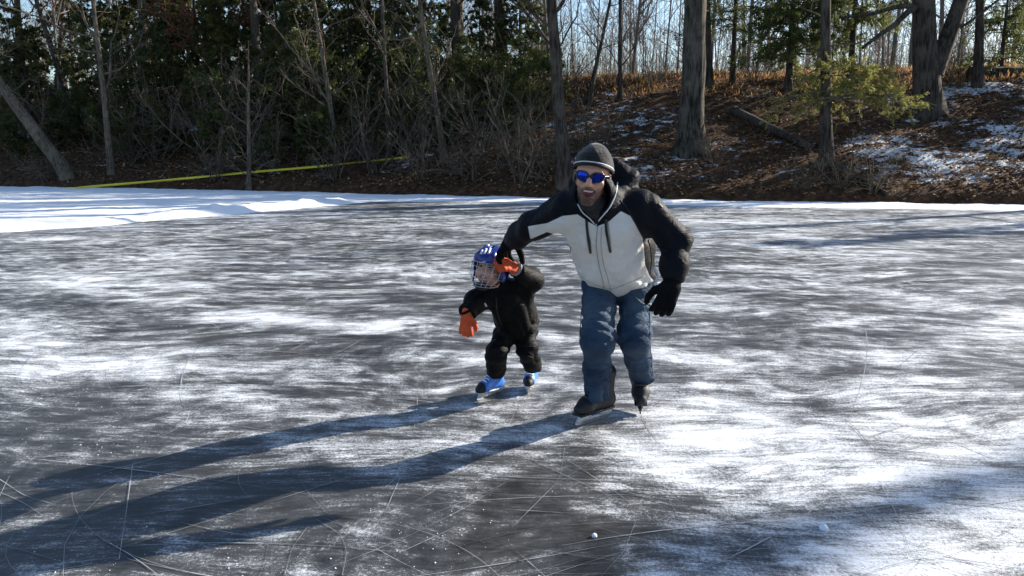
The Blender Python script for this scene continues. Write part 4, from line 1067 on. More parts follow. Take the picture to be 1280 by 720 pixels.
def skate(parent, toe, heel, ankle_up, s, boot, toecap, holder, lace, roll=0.0):
    """toe and heel: ends of the blade on the ice; s: scale (1 = adult)"""
    f = unit(toe - heel); up = unit(ankle_up - f * (ankle_up @ f)); Fr = frame(f, up)
    o = (toe + heel) / 2
    L = lambda x, y, z: o + Fr @ (np.array([x, y, z], float) * s)
    # boot: sole 0.07 above the ice
    def fn(P):
        d = sd_chain(P, [L(0, -0.105, 0.112), L(0, -0.02, 0.108), L(0, 0.07, 0.1), L(0, 0.12, 0.094)], [0.04 * s, 0.038 * s, 0.042 * s, 0.03 * s], 0.03 * s)
        d = smin(d, sd_chain(P, [L(0, -0.085, 0.115), L(0, -0.082, 0.2), L(0, -0.09, 0.27)], [0.045 * s, 0.047 * s, 0.055 * s], 0.02 * s), 0.05 * s)
        d = smin(d, sd_chain(P, [L(0, 0.06, 0.115), L(0, -0.03, 0.19)], [0.03 * s, 0.035 * s], 0.02 * s), 0.04 * s)
        q = (P - o) @ Fr
        return smax(d, 0.07 * s - q[:, 2], 0.012 * s)
    lo, hi = bounds([L(0, -0.15, 0.05), L(0, 0.16, 0.05), L(0.06, 0, 0.3), L(-0.06, 0, 0.3), L(0, -0.15, 0.33), L(0.06, 0.1, 0.05), L(-0.06, 0.1, 0.05)], 0.03 * s)
    ob, V, F = sdf_obj('skate_boot', fn, lo, hi, 0.0055 * max(s, 0.7), M[boot], parent)
    if toecap:
        def fc(P):
            q = (P - o) @ Fr
            return smax(fn(P) - 0.003, 0.092 * s - q[:, 1], 0.004)
        V2, F2 = nets(fc, lo - 0.01, hi + 0.01, 0.0055 * max(s, 0.7)); obj('toe_cap', V2, F2, M[toecap], ob)
    b = Bag()
    ax = [Fr[:, 0], Fr[:, 1], Fr[:, 2]]
    V2, F2 = box_vf(L(0, 0, 0.066), ax, np.array([0.034, 0.135, 0.006]) * s); obj('sole', V2, F2, M['frame_black' if boot == 'boot_black' else 'holder'], ob)
    for y in (-0.085, 0.075):
        V2, F2 = box_vf(L(0, y, 0.046), ax, np.array([0.014, 0.042, 0.016]) * s)
        V2[[1, 3, 5, 7]] += 0
        obj('blade_holder', V2, F2, M[holder], ob)
    V2, F2 = box_vf(L(0, 0, 0.0302), ax, np.array([0.008, 0.13, 0.0068]) * s); obj('blade_holder', V2, F2, M[holder], ob)
    # steel runner with turned-up ends
    t = np.linspace(-1, 1, 17); zb = 0.0015 + 0.012 * np.maximum(0, np.abs(t) - 0.75) / 0.25
    Vv = np.concatenate([np.stack([L(sx * 0.0028 / s ** 0.5, 0.148 * q, z) for q, z in zip(t, zz)]) for sx in (-1, 1) for zz in (zb, np.full(17, 0.026))])
    i = np.arange(16)
    Ff = np.concatenate([np.stack([i, i + 1, i + 18, i + 17], 1), np.stack([i + 34, i + 51, i + 52, i + 35], 1), np.stack([i, i + 34, i + 35, i + 1], 1), np.stack([i + 17, i + 18, i + 52, i + 51], 1)])
    obj('blade', Vv, Ff, M['steel'], ob, smooth=False)
    # laces across the instep
    bv = bvh_of(V, F)
    for k in range(6):
        t = k / 5; c0 = np.array([0, 0.075 - 0.115 * t, 0.16 + 0.085 * t]); pts = []
        for xx in np.linspace(-0.03, 0.03, 7):
            src = L(xx, c0[1] + 0.06 + 0.004 * math.copysign(1, xx) * (k % 2), c0[2] + 0.1); dr = unit(Fr @ np.array([0, -0.5, -0.85]))
            h = bv.ray_cast(Vector(src), Vector(dr))
            if h[0] is not None: pts.append(np.array(h[0]) - dr * 0.002)
        if len(pts) > 3: tube_obj('lace', np.array(pts), 0.0035 * s ** 0.5 + 0.0006, M[lace], ob, 5)
    return ob

def head_frame(yaw, pitch, roll):
    """columns: picture-right, face direction, up; yaw > 0 turns the face to picture left"""
    R = Matrix.Rotation(-yaw, 3, 'Z') @ Matrix.Rotation(pitch, 3, 'X') @ Matrix.Rotation(roll, 3, 'Y')
    B = np.array([[1, 0, 0], [0, -1, 0], [0, 0, 1]], float).T
    return np.array(R) @ B

# ------------------------------------------------------------------ the man
def man():
    J = dict(pel=at(773, 345, 4.22), hipR=at(750, 348, 4.2), hipL=at(800, 346, 4.24), kneR=at(747, 425, 3.96), kneL=at(792, 420, 4.02),
             ankR=at(746, 486, 4.16), ankL=at(803, 470, 4.36), shR=at(706, 262, 3.82), shL=at(806, 260, 3.84), elR=at(666, 283, 3.98), wrR=at(640, 300, 4.17),
             elL=at(845, 302, 3.86), wrL=at(842, 350, 3.78), neck=at(746, 258, 3.8), waist=at(768, 318, 4.06), chest=at(752, 278, 3.88))
    g0 = ground(737, 530)
    root = empty('person', (0, 0, 0))
    tag(root, 'man in white and black jacket, jeans and blue mirrored sunglasses holding the child\'s hand', 'person')
    lat = unit(J['shL'] - J['shR']); axt = unit(J['neck'] - J['pel']); lat = unit(lat - (lat @ axt) * axt); dep = np.cross(axt, lat)   # dep points away from camera?
    if dep[1] > 0: dep = -dep
    # --- jeans
    hemR = J['ankR'] + np.array([0, 0, -0.02]); hemL = J['ankL'] + np.array([0, 0, 0.0])
    def fj(P):
        d = sd_flat(P, J['hipR'] * 0.5 + J['hipL'] * 0.5 + np.array([0, 0, 0.08]), J['hipR'] * 0.5 + J['hipL'] * 0.5 + np.array([0, -0.02, -0.02]), 0.125, 0.12, lat, 1.35)
        for h, k, a in ((J['hipR'], J['kneR'], hemR), (J['hipL'], J['kneL'], hemL)):
            leg = sd_chain(P, [h, k, k * 0.45 + a * 0.55 + np.array([0, 0.015, 0]), a], [0.095, 0.076, 0.061, 0.061], 0.05)
            d = smin(d, leg, 0.016)
        dk = np.minimum(np.linalg.norm(P - J['kneR'], axis=1), np.linalg.norm(P - J['kneL'], axis=1))
        da = np.minimum(np.linalg.norm((P - hemR) * [1, 1, 0.7], axis=1), np.linalg.norm((P - hemL) * [1, 1, 0.7], axis=1))
        amp = 0.0022 + 0.0045 * np.exp(-((dk - 0.1) / 0.1) ** 2) + 0.0075 * np.exp(-(da / 0.15) ** 2)
        d = d + amp * folds(P, [0.25, 0.5, 1.0], 85, 4.0, 2.0) + 0.003 * folds(P, [-0.5, 0.3, 0.8], 60, 5.0, 7.0) - 0.002
        for a, k in ((hemR, J['kneR']), (hemL, J['kneL'])):
            dn = unit(a - k); cut = (P - a - dn * 0.025) @ dn
            near = np.linalg.norm(P - a, axis=1) < 0.22
            d = np.where(near, smax(d, cut, 0.008), d)
            d = np.where(near, np.maximum(d, -np.maximum(d + 0.013, -(cut + 0.06))), d)
        return d
    pts = [J[k] for k in ('hipR', 'hipL', 'kneR', 'kneL')] + [hemR, hemL]
    fade = lambda V: np.clip(np.exp(-(np.minimum(np.linalg.norm(V - (J['kneR'] * 0.7 + J['hipR'] * 0.3), axis=1), np.linalg.norm(V - (J['kneL'] * 0.6 + J['hipL'] * 0.4), axis=1)) / 0.14) ** 2) * (0.6 + fbm(V * 9, 3)), 0, 1)
    lo, hi = bounds(pts, 0.2); hi[2] += 0.08
    jo, JV, JF = sdf_obj('jeans', fj, lo, hi, 0.0085, M['denim'], root, {'fade': fade})
    bj = bvh_of(JV, JF)
    for pts_ in ([(727, 385), (724, 430), (727, 480)], [(812, 372), (812, 420), (816, 470)]): strip('seam', bj, pts_, 0.0022, M['denim'], jo)
    strip('pocket_seam', bj, [(795, 372), (804, 380), (814, 380)], 0.002, M['white_seam'], jo)
    # --- jacket
    hemc = J['pel'] * 0.82 + J['waist'] * 0.18
    up2 = unit(J['waist'] - J['pel'])
    hood = [at(768, 207, 3.93), at(780, 226, 3.93), at(748, 226, 4.0)]
    def fjk(P):
        d = sd_flat(P, J['pel'] - up2 * 0.03, J['waist'], 0.146, 0.138, lat, 1.32)
        d = smin(d, sd_flat(P, J['waist'], J['chest'], 0.138, 0.133, lat, 1.36), 0.06)
        d = smin(d, sd_chain(P, [J['shR'] + lat * 0.03, J['neck'] * 0.5 + J['chest'] * 0.5 + dep * -0.05, J['shL'] - lat * 0.03], [0.074, 0.1, 0.078], 0.06), 0.09)
        for s, e, w in ((J['shR'], J['elR'], J['wrR']), (J['shL'], J['elL'], J['wrL'])):
            d = smin(d, sd_chain(P, [s, e, e * 0.4 + w * 0.6, w], [0.075, 0.061, 0.052, 0.044] if s is J['shR'] else [0.076, 0.06, 0.054, 0.047], 0.05), 0.05)
        # standing collar and folded hood
        d = smin(d, sd_flat(P, J['neck'] - axt * 0.03, J['neck'] + axt * 0.085 - dep * 0.01, 0.1, 0.092, lat, 1.12), 0.03)
        d = smin(d, sd_chain(P, [hood[2] - lat * 0.09, hood[2], hood[1], hood[0]], [0.055, 0.066, 0.066, 0.036], 0.03), 0.04)
        amp = 0.003 + 0.004 * np.exp(-(np.linalg.norm(P - J['waist'], axis=1) / 0.2) ** 2)
        for e in ('elR', 'elL'): amp = amp + 0.0055 * np.exp(-(np.linalg.norm(P - J[e], axis=1) / 0.13) ** 2)
        d = d + amp * folds(P, [0.55, 0.2, 1.0], 48, 4.5, 4.0) + 0.004 * folds(P, [-0.9, 0.3, 0.6], 55, 5.5, 9.0) - 0.004
        # neck opening
        neck_in = sd_flat(P, J['neck'] + axt * 0.02 + dep * 0.012, J['neck'] + axt * 0.3 + dep * 0.08, 0.056, 0.098, lat, 1.1)
        vee = sd_cone(P, J['neck'] + dep * 0.1 - axt * 0.03 - lat * 0.012, J['neck'] + dep * 0.12 + axt * 0.16, 0.004, 0.05)
        d = smax(d, -neck_in, 0.012); d = smax(d, -vee, 0.012)
        # hem, lower in front
        q = P - hemc; cut = -(q @ up2) - 0.055 - 0.035 * np.exp(-((q @ lat + 0.03) / 0.09) ** 2) - 0.10 * np.clip(q @ dep, -0.2, 0.2) + 0.006 * folds(P, lat, 40, 3, 1.0)
        nearb = (q @ axt < 0.14) & (np.abs(q @ lat) < 0.26)
        d = np.where(nearb, smax(d, cut, 0.008), d)
        d = np.where(nearb, np.maximum(d, -np.maximum(d + 0.014, -(cut + 0.05))), d)
        for w, e in ((J['wrR'], J['elR']), (J['wrL'], J['elL'])):
            dn = unit(w - e); c2 = (P - w - dn * 0.01) @ dn; near = np.linalg.norm(P - w, axis=1) < 0.12
            d = np.where(near, smax(d, c2, 0.008), d)
        return d
    POLY = np.array([(722, 268), (735, 277), (746, 283), (760, 278), (776, 264), (788, 270), (796, 284), (803, 296), (805, 312), (806, 330), (812, 345), (826, 362), (790, 380), (755, 385), (715, 352), (712, 330), (714, 310), (705, 297), (684, 290), (663, 299), (660, 283), (684, 279), (703, 270)], float)
    def poly_sd(x, y):
        best = np.full(x.shape, 1e9); ins = np.zeros(x.shape, bool); n = len(POLY)
        for i in range(n):
            a, b = POLY[i], POLY[(i + 1) % n]; d = b - a
            t = np.clip(((x - a[0]) * d[0] + (y - a[1]) * d[1]) / (d @ d), 0, 1)
            best = np.minimum(best, np.hypot(x - a[0] - t * d[0], y - a[1] - t * d[1]))
            ins ^= ((a[1] > y) != (b[1] > y)) & (x < a[0] + (y - a[1]) / (d[1] if abs(d[1]) > 1e-9 else 1e-9) * d[0])
        return np.where(ins, best, -best)
    def panel(V):
        x, y = project(V); s = poly_sd(x, y)
        front = (V - J['waist']) @ dep
        return np.minimum(s, (front + 0.05) * 200)
    pts = [J[k] for k in ('shR', 'shL', 'elR', 'elL', 'wrR', 'wrL', 'pel', 'neck')] + hood
    lo, hi = bounds(pts, 0.24)
    ko, KV, KF = sdf_obj('jacket', fjk, lo, hi, 0.0085, M['jacket'], root, {'panel': panel})
    bk = bvh_of(KV, KF)
    strip('chest_zip', bk, [(733, 275), (734, 290), (737, 304), (738, 316)], 0.0072, M['zip'], ko)
    strip('chest_zip', bk, [(757, 274), (758, 290), (761, 304), (763, 315)], 0.0072, M['zip'], ko)
    for px_ in ([(732, 277), (734, 304), (736.5, 314)], [(760, 276), (763, 300), (764.5, 313)]): strip('zip_trim', bk, px_, 0.0022, M['white_seam'], ko)
    strip('front_zip', bk, [(747, 284), (745, 305), (748, 330), (754, 352), (757, 368)], 0.003, M['white_seam'], ko, 20)
    strip('placket_edge', bk, [(752, 284), (751, 305), (754, 330), (761, 352), (764, 367)], 0.002, M['white_seam'], ko, 20)
    strip('collar_trim', bk, [(772, 228), (770, 243), (762, 260), (748, 276), (744, 283)], 0.0032, M['piping'], ko, 18, 0.004)
    strip('collar_trim', bk, [(722, 255), (728, 266), (738, 274), (743, 280)], 0.0028, M['piping'], ko, 14, 0.004)
    strip('yoke_seam', bk, [(775, 250), (788, 266), (797, 285), (804, 298)], 0.002, M['zip'], ko, 14)
    strip('hem_seam', bk, [(722, 343), (745, 357), (765, 362), (790, 352), (806, 345)], 0.002, M['white_seam'], ko, 20)
    strip('side_zip', bk, [(811, 300), (815, 320), (813, 342)], 0.004, M['zip'], ko)
    strip('sleeve_mark', bk, [(823, 254), (828, 259)], 0.004, M['white_seam'], ko, 4)
    for c in ((758.5, 369),):
        q = onto(bk, [c, (c[0] + 1.5, c[1]), (c[0] + 3, c[1])], 0.003)
        if len(q) == 3: tube_obj('snap', q, 0.006, M['zip'], ko)
    # --- body: head, neck and chest in one skin
    HF = head_frame(math.radians(12), math.radians(4), math.radians(7))
    hc = at(740, 220, 3.72)
    L = lambda x, y, z: hc + HF @ np.array([x, y, z], float)
    def fh(P):
        d = sd_ell(P, L(0, -0.015, 0.035), (0.076, 0.097, 0.1), HF)
        d = smin(d, sd_ell(P, L(0, 0.03, -0.05), (0.059, 0.063, 0.077), HF), 0.03)
        d = smin(d, sd_cone(P, L(-0.009, 0.07, -0.114), L(0.009, 0.07, -0.114), 0.019, 0.019), 0.025)
        d = smin(d, sd_cone(P, L(0, 0.09, 0.018), L(0, 0.11, -0.026), 0.009, 0.0145), 0.014)
        for sx in (-1, 1):
            d = smin(d, sd_ell(P, L(sx * 0.014, 0.1, -0.03), (0.009, 0.01, 0.008), HF), 0.008)
            d = smin(d, sd_ell(P, L(sx * 0.042, 0.066, -0.024), (0.024, 0.022, 0.022), HF), 0.02)
            d = smin(d, sd_cone(P, L(sx * 0.01, 0.084, 0.03), L(sx * 0.045, 0.07, 0.032), 0.012, 0.01), 0.015)
            d = smin(d, sd_ell(P, L(sx * 0.08, -0.012, -0.012), (0.01, 0.02, 0.032), HF), 0.008)
        d = smin(d, sd_ell(P, L(0, 0.087, -0.05), (0.034, 0.016, 0.012), HF), 0.01)
        d = smin(d, sd_ell(P, L(0, 0.082, -0.094), (0.028, 0.016, 0.012), HF), 0.01)
        cav = smin(sd_ell(P, L(0, 0.1, -0.068), (0.025, 0.03, 0.009), HF), sd_ell(P, L(0, 0.1, -0.073), (0.017, 0.028, 0.016), HF), 0.008)
        for sx in (-1, 1): cav = smin(cav, sd_ell(P, L(sx * 0.023, 0.094, -0.062), (0.007, 0.02, 0.006), HF), 0.006)
        d = smax(d, -cav, 0.006)
        d = smin(d, sd_cone(P, L(0, -0.01, -0.06), J['neck'] - axt * 0.05 - dep * 0.01, 0.058, 0.06), 0.02)
        d = smin(d, sd_flat(P, J['neck'] - axt * 0.06 - dep * 0.02, J['chest'], 0.065, 0.085, lat, 1.6), 0.05)
        return d
    def beard(V):
        q = (V - hc) @ HF
        jaw = sstep(-0.03, -0.045, q[:, 2]) * sstep(-0.045, -0.01, q[:, 1])
        side = sstep(0.05, 0.062, np.abs(q[:, 0])) * sstep(0.02, 0.0, q[:, 2]) * sstep(-0.03, -0.01, q[:, 1])
        cheek = np.exp(-(((np.abs(q[:, 0]) - 0.036) / 0.02) ** 2 + ((q[:, 2] + 0.035) / 0.018) ** 2))
        return np.clip(np.maximum(jaw, side) - 0.9 * cheek, 0, 1) * (q[:, 2] > -0.16)
    def lip(V):
        q = (V - hc) @ HF
        e = ((q[:, 0] / 0.031) ** 2 + ((q[:, 2] + 0.071) / 0.018) ** 2)
        return np.clip(1.35 - e, 0, 1) * (q[:, 1] > 0.05)
    lo, hi = bounds([L(-0.11, -0.12, 0.16), L(0.11, 0.14, -0.16), L(-0.1, 0.14, 0.1), L(0.1, -0.12, -0.1), J['chest'] - lat * 0.14, J['chest'] + lat * 0.14, J['chest'] - axt * 0.1], 0.03)
    body, BV, BF = sdf_obj('body', fh, lo, hi, 0.004, M['skin'], root, {'beard': beard, 'lip': lip})
    V, F = nets(lambda P: smin(sd_cone(P, L(0, -0.004, -0.098), J['neck'] - axt * 0.03 + dep * 0.012, 0.062, 0.074), sd_cone(P, L(0, 0.03, -0.13), J['neck'] + dep * 0.04, 0.03, 0.06), 0.03) + 0.003 * folds(P, axt, 130, 8, 2.0), J['neck'] - 0.2, J['neck'] + 0.2, 0.005); obj('neck_warmer', V, F, M['black_cloth'], root)
    # mouth
    V, F = nets(lambda P: sd_ell(P, L(0, 0.078, -0.072), (0.03, 0.012, 0.022), HF), L(0, 0.078, -0.072) - 0.05, L(0, 0.078, -0.072) + 0.05, 0.004); obj('mouth', V, F, M['mouth'], body)
    V, F = nets(lambda P: smax(sd_ell(P, L(0, 0.077, -0.061), (0.025, 0.02, 0.006), HF), -sd_ell(P, L(0, 0.06, -0.058), (0.02, 0.02, 0.02), HF), 0.002), L(0, 0.07, -0.058) - 0.05, L(0, 0.07, -0.058) + 0.05, 0.0025); obj('teeth', V, F, M['tooth'], body)
    # --- beanie
    nb = unit(HF @ np.array([0, -0.32, 1.0])); pb = L(0, 0.06, 0.058)
    def fhat(P):
        d = smin(sd_ell(P, L(0, -0.014, 0.04), (0.087, 0.108, 0.112), HF), sd_ell(P, L(0, -0.03, 0.03), (0.089, 0.1, 0.1), HF), 0.02)
        d = d + 0.0022 * folds(P, HF[:, 2], 60, 7, 3.0)
        cut = -((P - pb) @ nb); d = smax(d, cut, 0.006)
        return d
    lo, hi = bounds([L(-0.1, -0.13, -0.02), L(0.1, 0.1, 0.16), L(0.1, -0.13, 0.16), L(-0.1, 0.1, 0)], 0.04)
    hat, HV, HF_ = sdf_obj('beanie', fhat, lo, hi, 0.005, M['fleece'], root)
    ring = []
    for a in np.linspace(0, 2 * math.pi, 41):
        dr = HF @ np.array([math.cos(a), math.sin(a), 0]); dr = unit(dr - (dr @ nb) * nb)
        c = L(0, -0.014, 0.04); c = c - ((c - pb) @ nb - 0.006) * nb
        t = np.linspace(0.03, 0.16, 120); f = smin(sd_ell(c + dr * t[:, None], L(0, -0.014, 0.04), (0.087, 0.108, 0.112), HF), sd_ell(c + dr * t[:, None], L(0, -0.03, 0.03), (0.089, 0.1, 0.1), HF), 0.02)
        k = np.nonzero(f > 0.001)[0][0]; ring.append(c + dr * t[k])
    tube_obj('white_edge', np.array(ring), 0.0032, M['piping'], hat)
    ring2 = np.array(ring) - nb * 0.010
    tube_obj('band', ring2 - unit(ring2 - L(0, -0.01, 0.03)) * 0.003, 0.008, M['black_cloth'], hat)
    # --- sunglasses
    gl = empty('sunglasses', (0, 0, 0)); gl.parent = root
    def wrap(x, z):   # curved front of the glasses
        r = 0.088; a = x / r
        return L(r * math.sin(a), 0.106 - r * (1 - math.cos(a)) * 1.15 - 0.12 * abs(z), z + 0.006)
    for sx in (-1, 1):
        ol = []
        for a in np.linspace(0, 2 * math.pi, 29)[:-1]:
            ca, sa = math.cos(a), math.sin(a)
            x = 0.0385 + 0.033 * math.copysign(abs(ca) ** 0.75, ca); z = 0.0215 * math.copysign(abs(sa) ** 0.8, sa)
            z = z * (1.0 - 0.16 * (x - 0.037) / 0.03) + 0.004 * (x - 0.037) / 0.03
            ol.append((sx * x, z))
        V = []; n = len(ol)
        for f in (1.0, 0.66, 0.33): V += [wrap(sx * 0.037 + (x - sx * 0.037) * f, z * f) for x, z in ol]
        V.append(wrap(sx * 0.037, 0)); V = np.array(V)
        F4 = np.array([[k * n + i, k * n + (i + 1) % n, (k + 1) * n + (i + 1) % n, (k + 1) * n + i] for k in range(2) for i in range(n)]); F3 = np.array([[2 * n + i, 2 * n + (i + 1) % n, 3 * n] for i in range(n)])
        obj('lens', V, [F3, F4], M['lens'], gl)
        rim = np.array([wrap(x, z) + HF[:, 1] * 0.001 for x, z in ol + [ol[0], ol[1]]]); V, F = tubes(rim, np.full(len(rim), 0.0038), 6); obj('rim', V, F, M['frame_black'], gl)
        tp = smooth_path(np.array([wrap(sx * 0.066, 0.006), L(sx * 0.084, 0.03, 0.012), L(sx * 0.087, -0.02, 0.01), L(sx * 0.084, -0.05, 0.0)]), 14); tube_obj('temple', tp, 0.0045, M['frame_black'], gl)
    tube_obj('bridge', np.array([wrap(x, 0.005) + HF[:, 1] * 0.002 for x in np.linspace(-0.014, 0.014, 6)]), 0.005, M['frame_black'], gl)
    # --- gloves
    fwd = unit(at(828, 388, 3.72) - J['wrL']); back = unit(np.cross(np.cross(fwd, [0, -1, 0.2]), fwd)); Fr = np.stack([np.cross(fwd, back), fwd, back], 1)
    fn, ap = hand_fn(J['wrL'] + fwd * 0.015, Fr, 1.12, 0.55, 0.07, 1 if (Fr[:, 0][0] > 0) else -1, 0.001)
    lo, hi = bounds(ap, 0.05); sdf_obj('glove', fn, lo, hi, 0.0045, M['glove_black'], root)
    hR = at(626, 315, 4.27); fwd = unit(hR - J['wrR'] + np.array([0, 0, -0.02])); back = unit(np.cross(np.cross(fwd, [0.1, -0.5, 1.0]), fwd)); Fr = np.stack([np.cross(fwd, back), fwd, back], 1)
    fn, ap = hand_fn(J['wrR'] + fwd * 0.012, Fr, 1.12, 0.62, 0.1, 1 if (Fr[:, 0][1] < 0) else -1, 0.001, 0.7)
    lo, hi = bounds(ap, 0.05); sdf_obj('glove', fn, lo, hi, 0.0045, M['glove_black'], root)
    # --- skates
    toe = ground(719, 534); heel = toe + unit(ground(757, 522) - toe) * 0.29
    skate(root, toe, heel, np.array([0.05, 0.02, 1.0]), 1.0, 'boot_black', None, 'holder', 'brass')
    toe = ground(800, 519); heel = toe + unit(np.array([0.05, 0.94, 0.36])) * 0.29
    skate(root, toe, heel, np.array([0.02, -0.1, 1.0]), 1.04, 'boot_black', None, 'frame_black', 'brass')
    return J, hR
MJ, GRIP = man()

# ------------------------------------------------------------------ the child
def child():
    root = empty('person', (0, 0, 0))
    tag(root, 'small child in black snowsuit, blue caged helmet, orange gloves and blue skates', 'person')
    J = dict(pel=at(648, 408, 4.6), hipR=at(634, 412, 4.56), hipL=at(656, 411, 4.6), kneR=at(620, 442, 4.46), kneL=at(659, 437, 4.52), ankR=at(620, 464, 4.56), ankL=at(666, 457, 4.68),
             chest=at(638, 375, 4.5), neck=at(628, 358, 4.44), shR=at(613, 369, 4.42), shL=at(654, 362, 4.5), elR=at(594, 378, 4.36), wrR=at(584, 391, 4.28),
             elL=at(664, 350, 4.46), wrL=at(645, 336, 4.3))
    lat = unit(J['shL'] - J['shR']); axt = unit(J['neck'] - J['pel'])
    dep = np.cross(axt, lat); dep = -dep if dep[1] > 0 else dep
    def fp(P):
        d = sd_flat(P, J['pel'] + axt * 0.04, J['pel'] - axt * 0.03, 0.088, 0.085, lat, 1.25)
        for h, k, a in ((J['hipR'], J['kneR'], J['ankR']), (J['hipL'], J['kneL'], J['ankL'])):
            d = smin(d, sd_chain(P, [h, k, k * 0.4 + a * 0.6, a], [0.066, 0.052, 0.048, 0.05], 0.03), 0.012)
        d = d + 0.005 * folds(P, [0.3, 0.3, 1], 75, 7, 3) + 0.004 * folds(P, [-0.7, 0.2, 0.7], 70, 7, 5) - 0.003
        for a, k in ((J['ankR'], J['kneR']), (J['ankL'], J['kneL'])):
            dn = unit(a - k); near = np.linalg.norm(P - a, axis=1) < 0.12; cut = (P - a - dn * 0.022) @ dn
            d = np.where(near, smax(d, cut, 0.006), d)
        return d
    lo, hi = bounds([J[k] for k in ('hipR', 'hipL', 'kneR', 'kneL', 'ankR', 'ankL', 'pel')], 0.14)
    po, PV, PF = sdf_obj('snow_pants', fp, lo, hi, 0.0075, M['snowsuit'], root)
    bp = bvh_of(PV, PF)
    for pts_ in ([(655, 432), (664, 434), (668, 433)], [(654, 437), (656, 445), (666, 447)]): strip('pocket_flap', bp, pts_, 0.004, M['snowsuit'], po, 8)
    strip('drawcord', bp, [(620, 424), (616, 427)], 0.004, M['zip'], po, 5)
    def fk(P):
        d = sd_flat(P, J['pel'] + axt * 0.0, J['chest'], 0.105, 0.1, lat, 1.2)
        d = smin(d, sd_chain(P, [J['shR'] + lat * 0.02, J['chest'] + axt * 0.05, J['shL'] - lat * 0.02], [0.06, 0.08, 0.065], 0.04), 0.05)
        d = smin(d, sd_cone(P, J['neck'] - axt * 0.02, J['neck'] + axt * 0.02, 0.062, 0.056), 0.03)
        for s, e, w in ((J['shR'], J['elR'], J['wrR']), (J['shL'], J['elL'], J['wrL'])):
            d = smin(d, sd_chain(P, [s, e, w], [0.064, 0.058, 0.044], 0.03), 0.03)
        d = d + 0.0055 * folds(P, [0.5, 0.2, 1], 60, 6, 1) + 0.004 * folds(P, [-0.8, 0.4, 0.5], 62, 6, 8) - 0.003
        q = P - (J['pel'] - axt * 0.012); cut = -(q @ axt) - 0.2 * (q @ dep) * 0.3
        d = np.where(q @ axt < 0.12, smax(d, cut, 0.008), d)
        for w, e in ((J['wrR'], J['elR']), (J['wrL'], J['elL'])):
            dn = unit(w - e); near = np.linalg.norm(P - w, axis=1) < 0.08; d = np.where(near, smax(d, (P - w - dn * 0.005) @ dn, 0.006), d)
        return d
    lo, hi = bounds([J[k] for k in ('shR', 'shL', 'elR', 'elL', 'wrR', 'wrL', 'pel', 'neck')], 0.15)
    ko, KV, KF = sdf_obj('snow_jacket', fk, lo, hi, 0.0075, M['snowsuit'], root)
    bk = bvh_of(KV, KF)
    strip('zip', bk, [(620, 372), (621, 385), (624, 398), (628, 408)], 0.004, M['zip'], ko)
    q = onto(bk, [(606, 379), (607, 381), (608, 383)], 0.004)
    if len(q) == 3: tube_obj('zip_pull', q, 0.005, M['piping'], ko)
    # body: head and neck
    HF = head_frame(math.radians(22), math.radians(-12), math.radians(8)); hc = at(612, 336, 4.36)
    L = lambda x, y, z: hc + HF @ np.array([x, y, z], float)
    def fh(P):
        d = sd_ell(P, L(0, -0.02, 0.02), (0.07, 0.082, 0.085), HF)
        d = smin(d, sd_ell(P, L(0, 0.02, -0.035), (0.055, 0.055, 0.058), HF), 0.03)
        for sx in (-1, 1):
            d = smin(d, sd_ell(P, L(sx * 0.033, 0.05, -0.028), (0.022, 0.02, 0.02), HF), 0.02)
            d = smax(d, -sd_ell(P, L(sx * 0.027, 0.078, 0.004), (0.013, 0.012, 0.008), HF), 0.008)
        d = smin(d, sd_ell(P, L(0, 0.073, -0.018), (0.011, 0.014, 0.011), HF), 0.012)
        d = smax(d, -sd_ell(P, L(0, 0.078, -0.052), (0.02, 0.018, 0.0075), HF), 0.004)
        d = smin(d, sd_cone(P, L(0, -0.01, -0.04), J['neck'] - axt * 0.06, 0.042, 0.045), 0.02)
        d = smin(d, sd_cone(P, J['neck'] - axt * 0.06, J['chest'], 0.045, 0.06), 0.03)
        return d
    lipf = lambda V: np.clip(1.35 - ((((V - hc) @ HF)[:, 0] / 0.024) ** 2 + ((((V - hc) @ HF)[:, 2] + 0.052) / 0.012) ** 2), 0, 1) * (((V - hc) @ HF)[:, 1] > 0.03)
    lo, hi = bounds([L(-0.08, -0.1, 0.1), L(0.08, 0.1, -0.1), L(0.08, -0.1, -0.1), L(-0.08, 0.1, 0.1), J['neck'], J['chest']], 0.05)
    body, _, _ = sdf_obj('body', fh, lo, hi, 0.004, M['skin'], root, {'beard': lambda V: np.zeros(len(V)), 'lip': lipf})
    for sx in (-1, 1):
        c = L(sx * 0.027, 0.064, 0.004); V, F = nets(lambda P: sd_ell(P, c, (0.011, 0.008, 0.007), HF), c - 0.03, c + 0.03, 0.003); obj('eye', V, F, M['eye'], body)
    c = L(0, 0.06, -0.05); V, F = nets(lambda P: sd_ell(P, c, (0.016, 0.009, 0.005), HF), c - 0.03, c + 0.03, 0.0025); obj('teeth', V, F, M['tooth'], body)
    # helmet
    he = empty('helmet', (0, 0, 0)); he.parent = root
    def shell(P):
        q = (P - hc) @ HF
        d = sd_ell(P, L(0, -0.02, 0.035), (0.1, 0.122, 0.098), HF)
        d = smin(d, sd_ell(P, L(0, -0.035, -0.02), (0.098, 0.1, 0.085), HF), 0.03)
        d = smin(d, sd_cone(P, L(-0.05, 0.07, 0.055), L(0.05, 0.07, 0.055), 0.022, 0.022), 0.03)
        # raised ribs and vents on the crown
        rib = np.abs(np.abs(q[:, 0]) - 0.04) - 0.012
        d = d - 0.007 * sstep(0.006, -0.004, rib) * sstep(0.05, 0.075, q[:, 2])
        vent = sd_box(P, L(0, 0.03, 0.135), (0.01, 0.03, 0.02), HF, 0.006); d = smax(d, -vent, 0.004)
        face = sd_box(P, L(0, 0.13, -0.06), (0.076, 0.125, 0.084), HF, 0.03); d = smax(d, -face, 0.008)
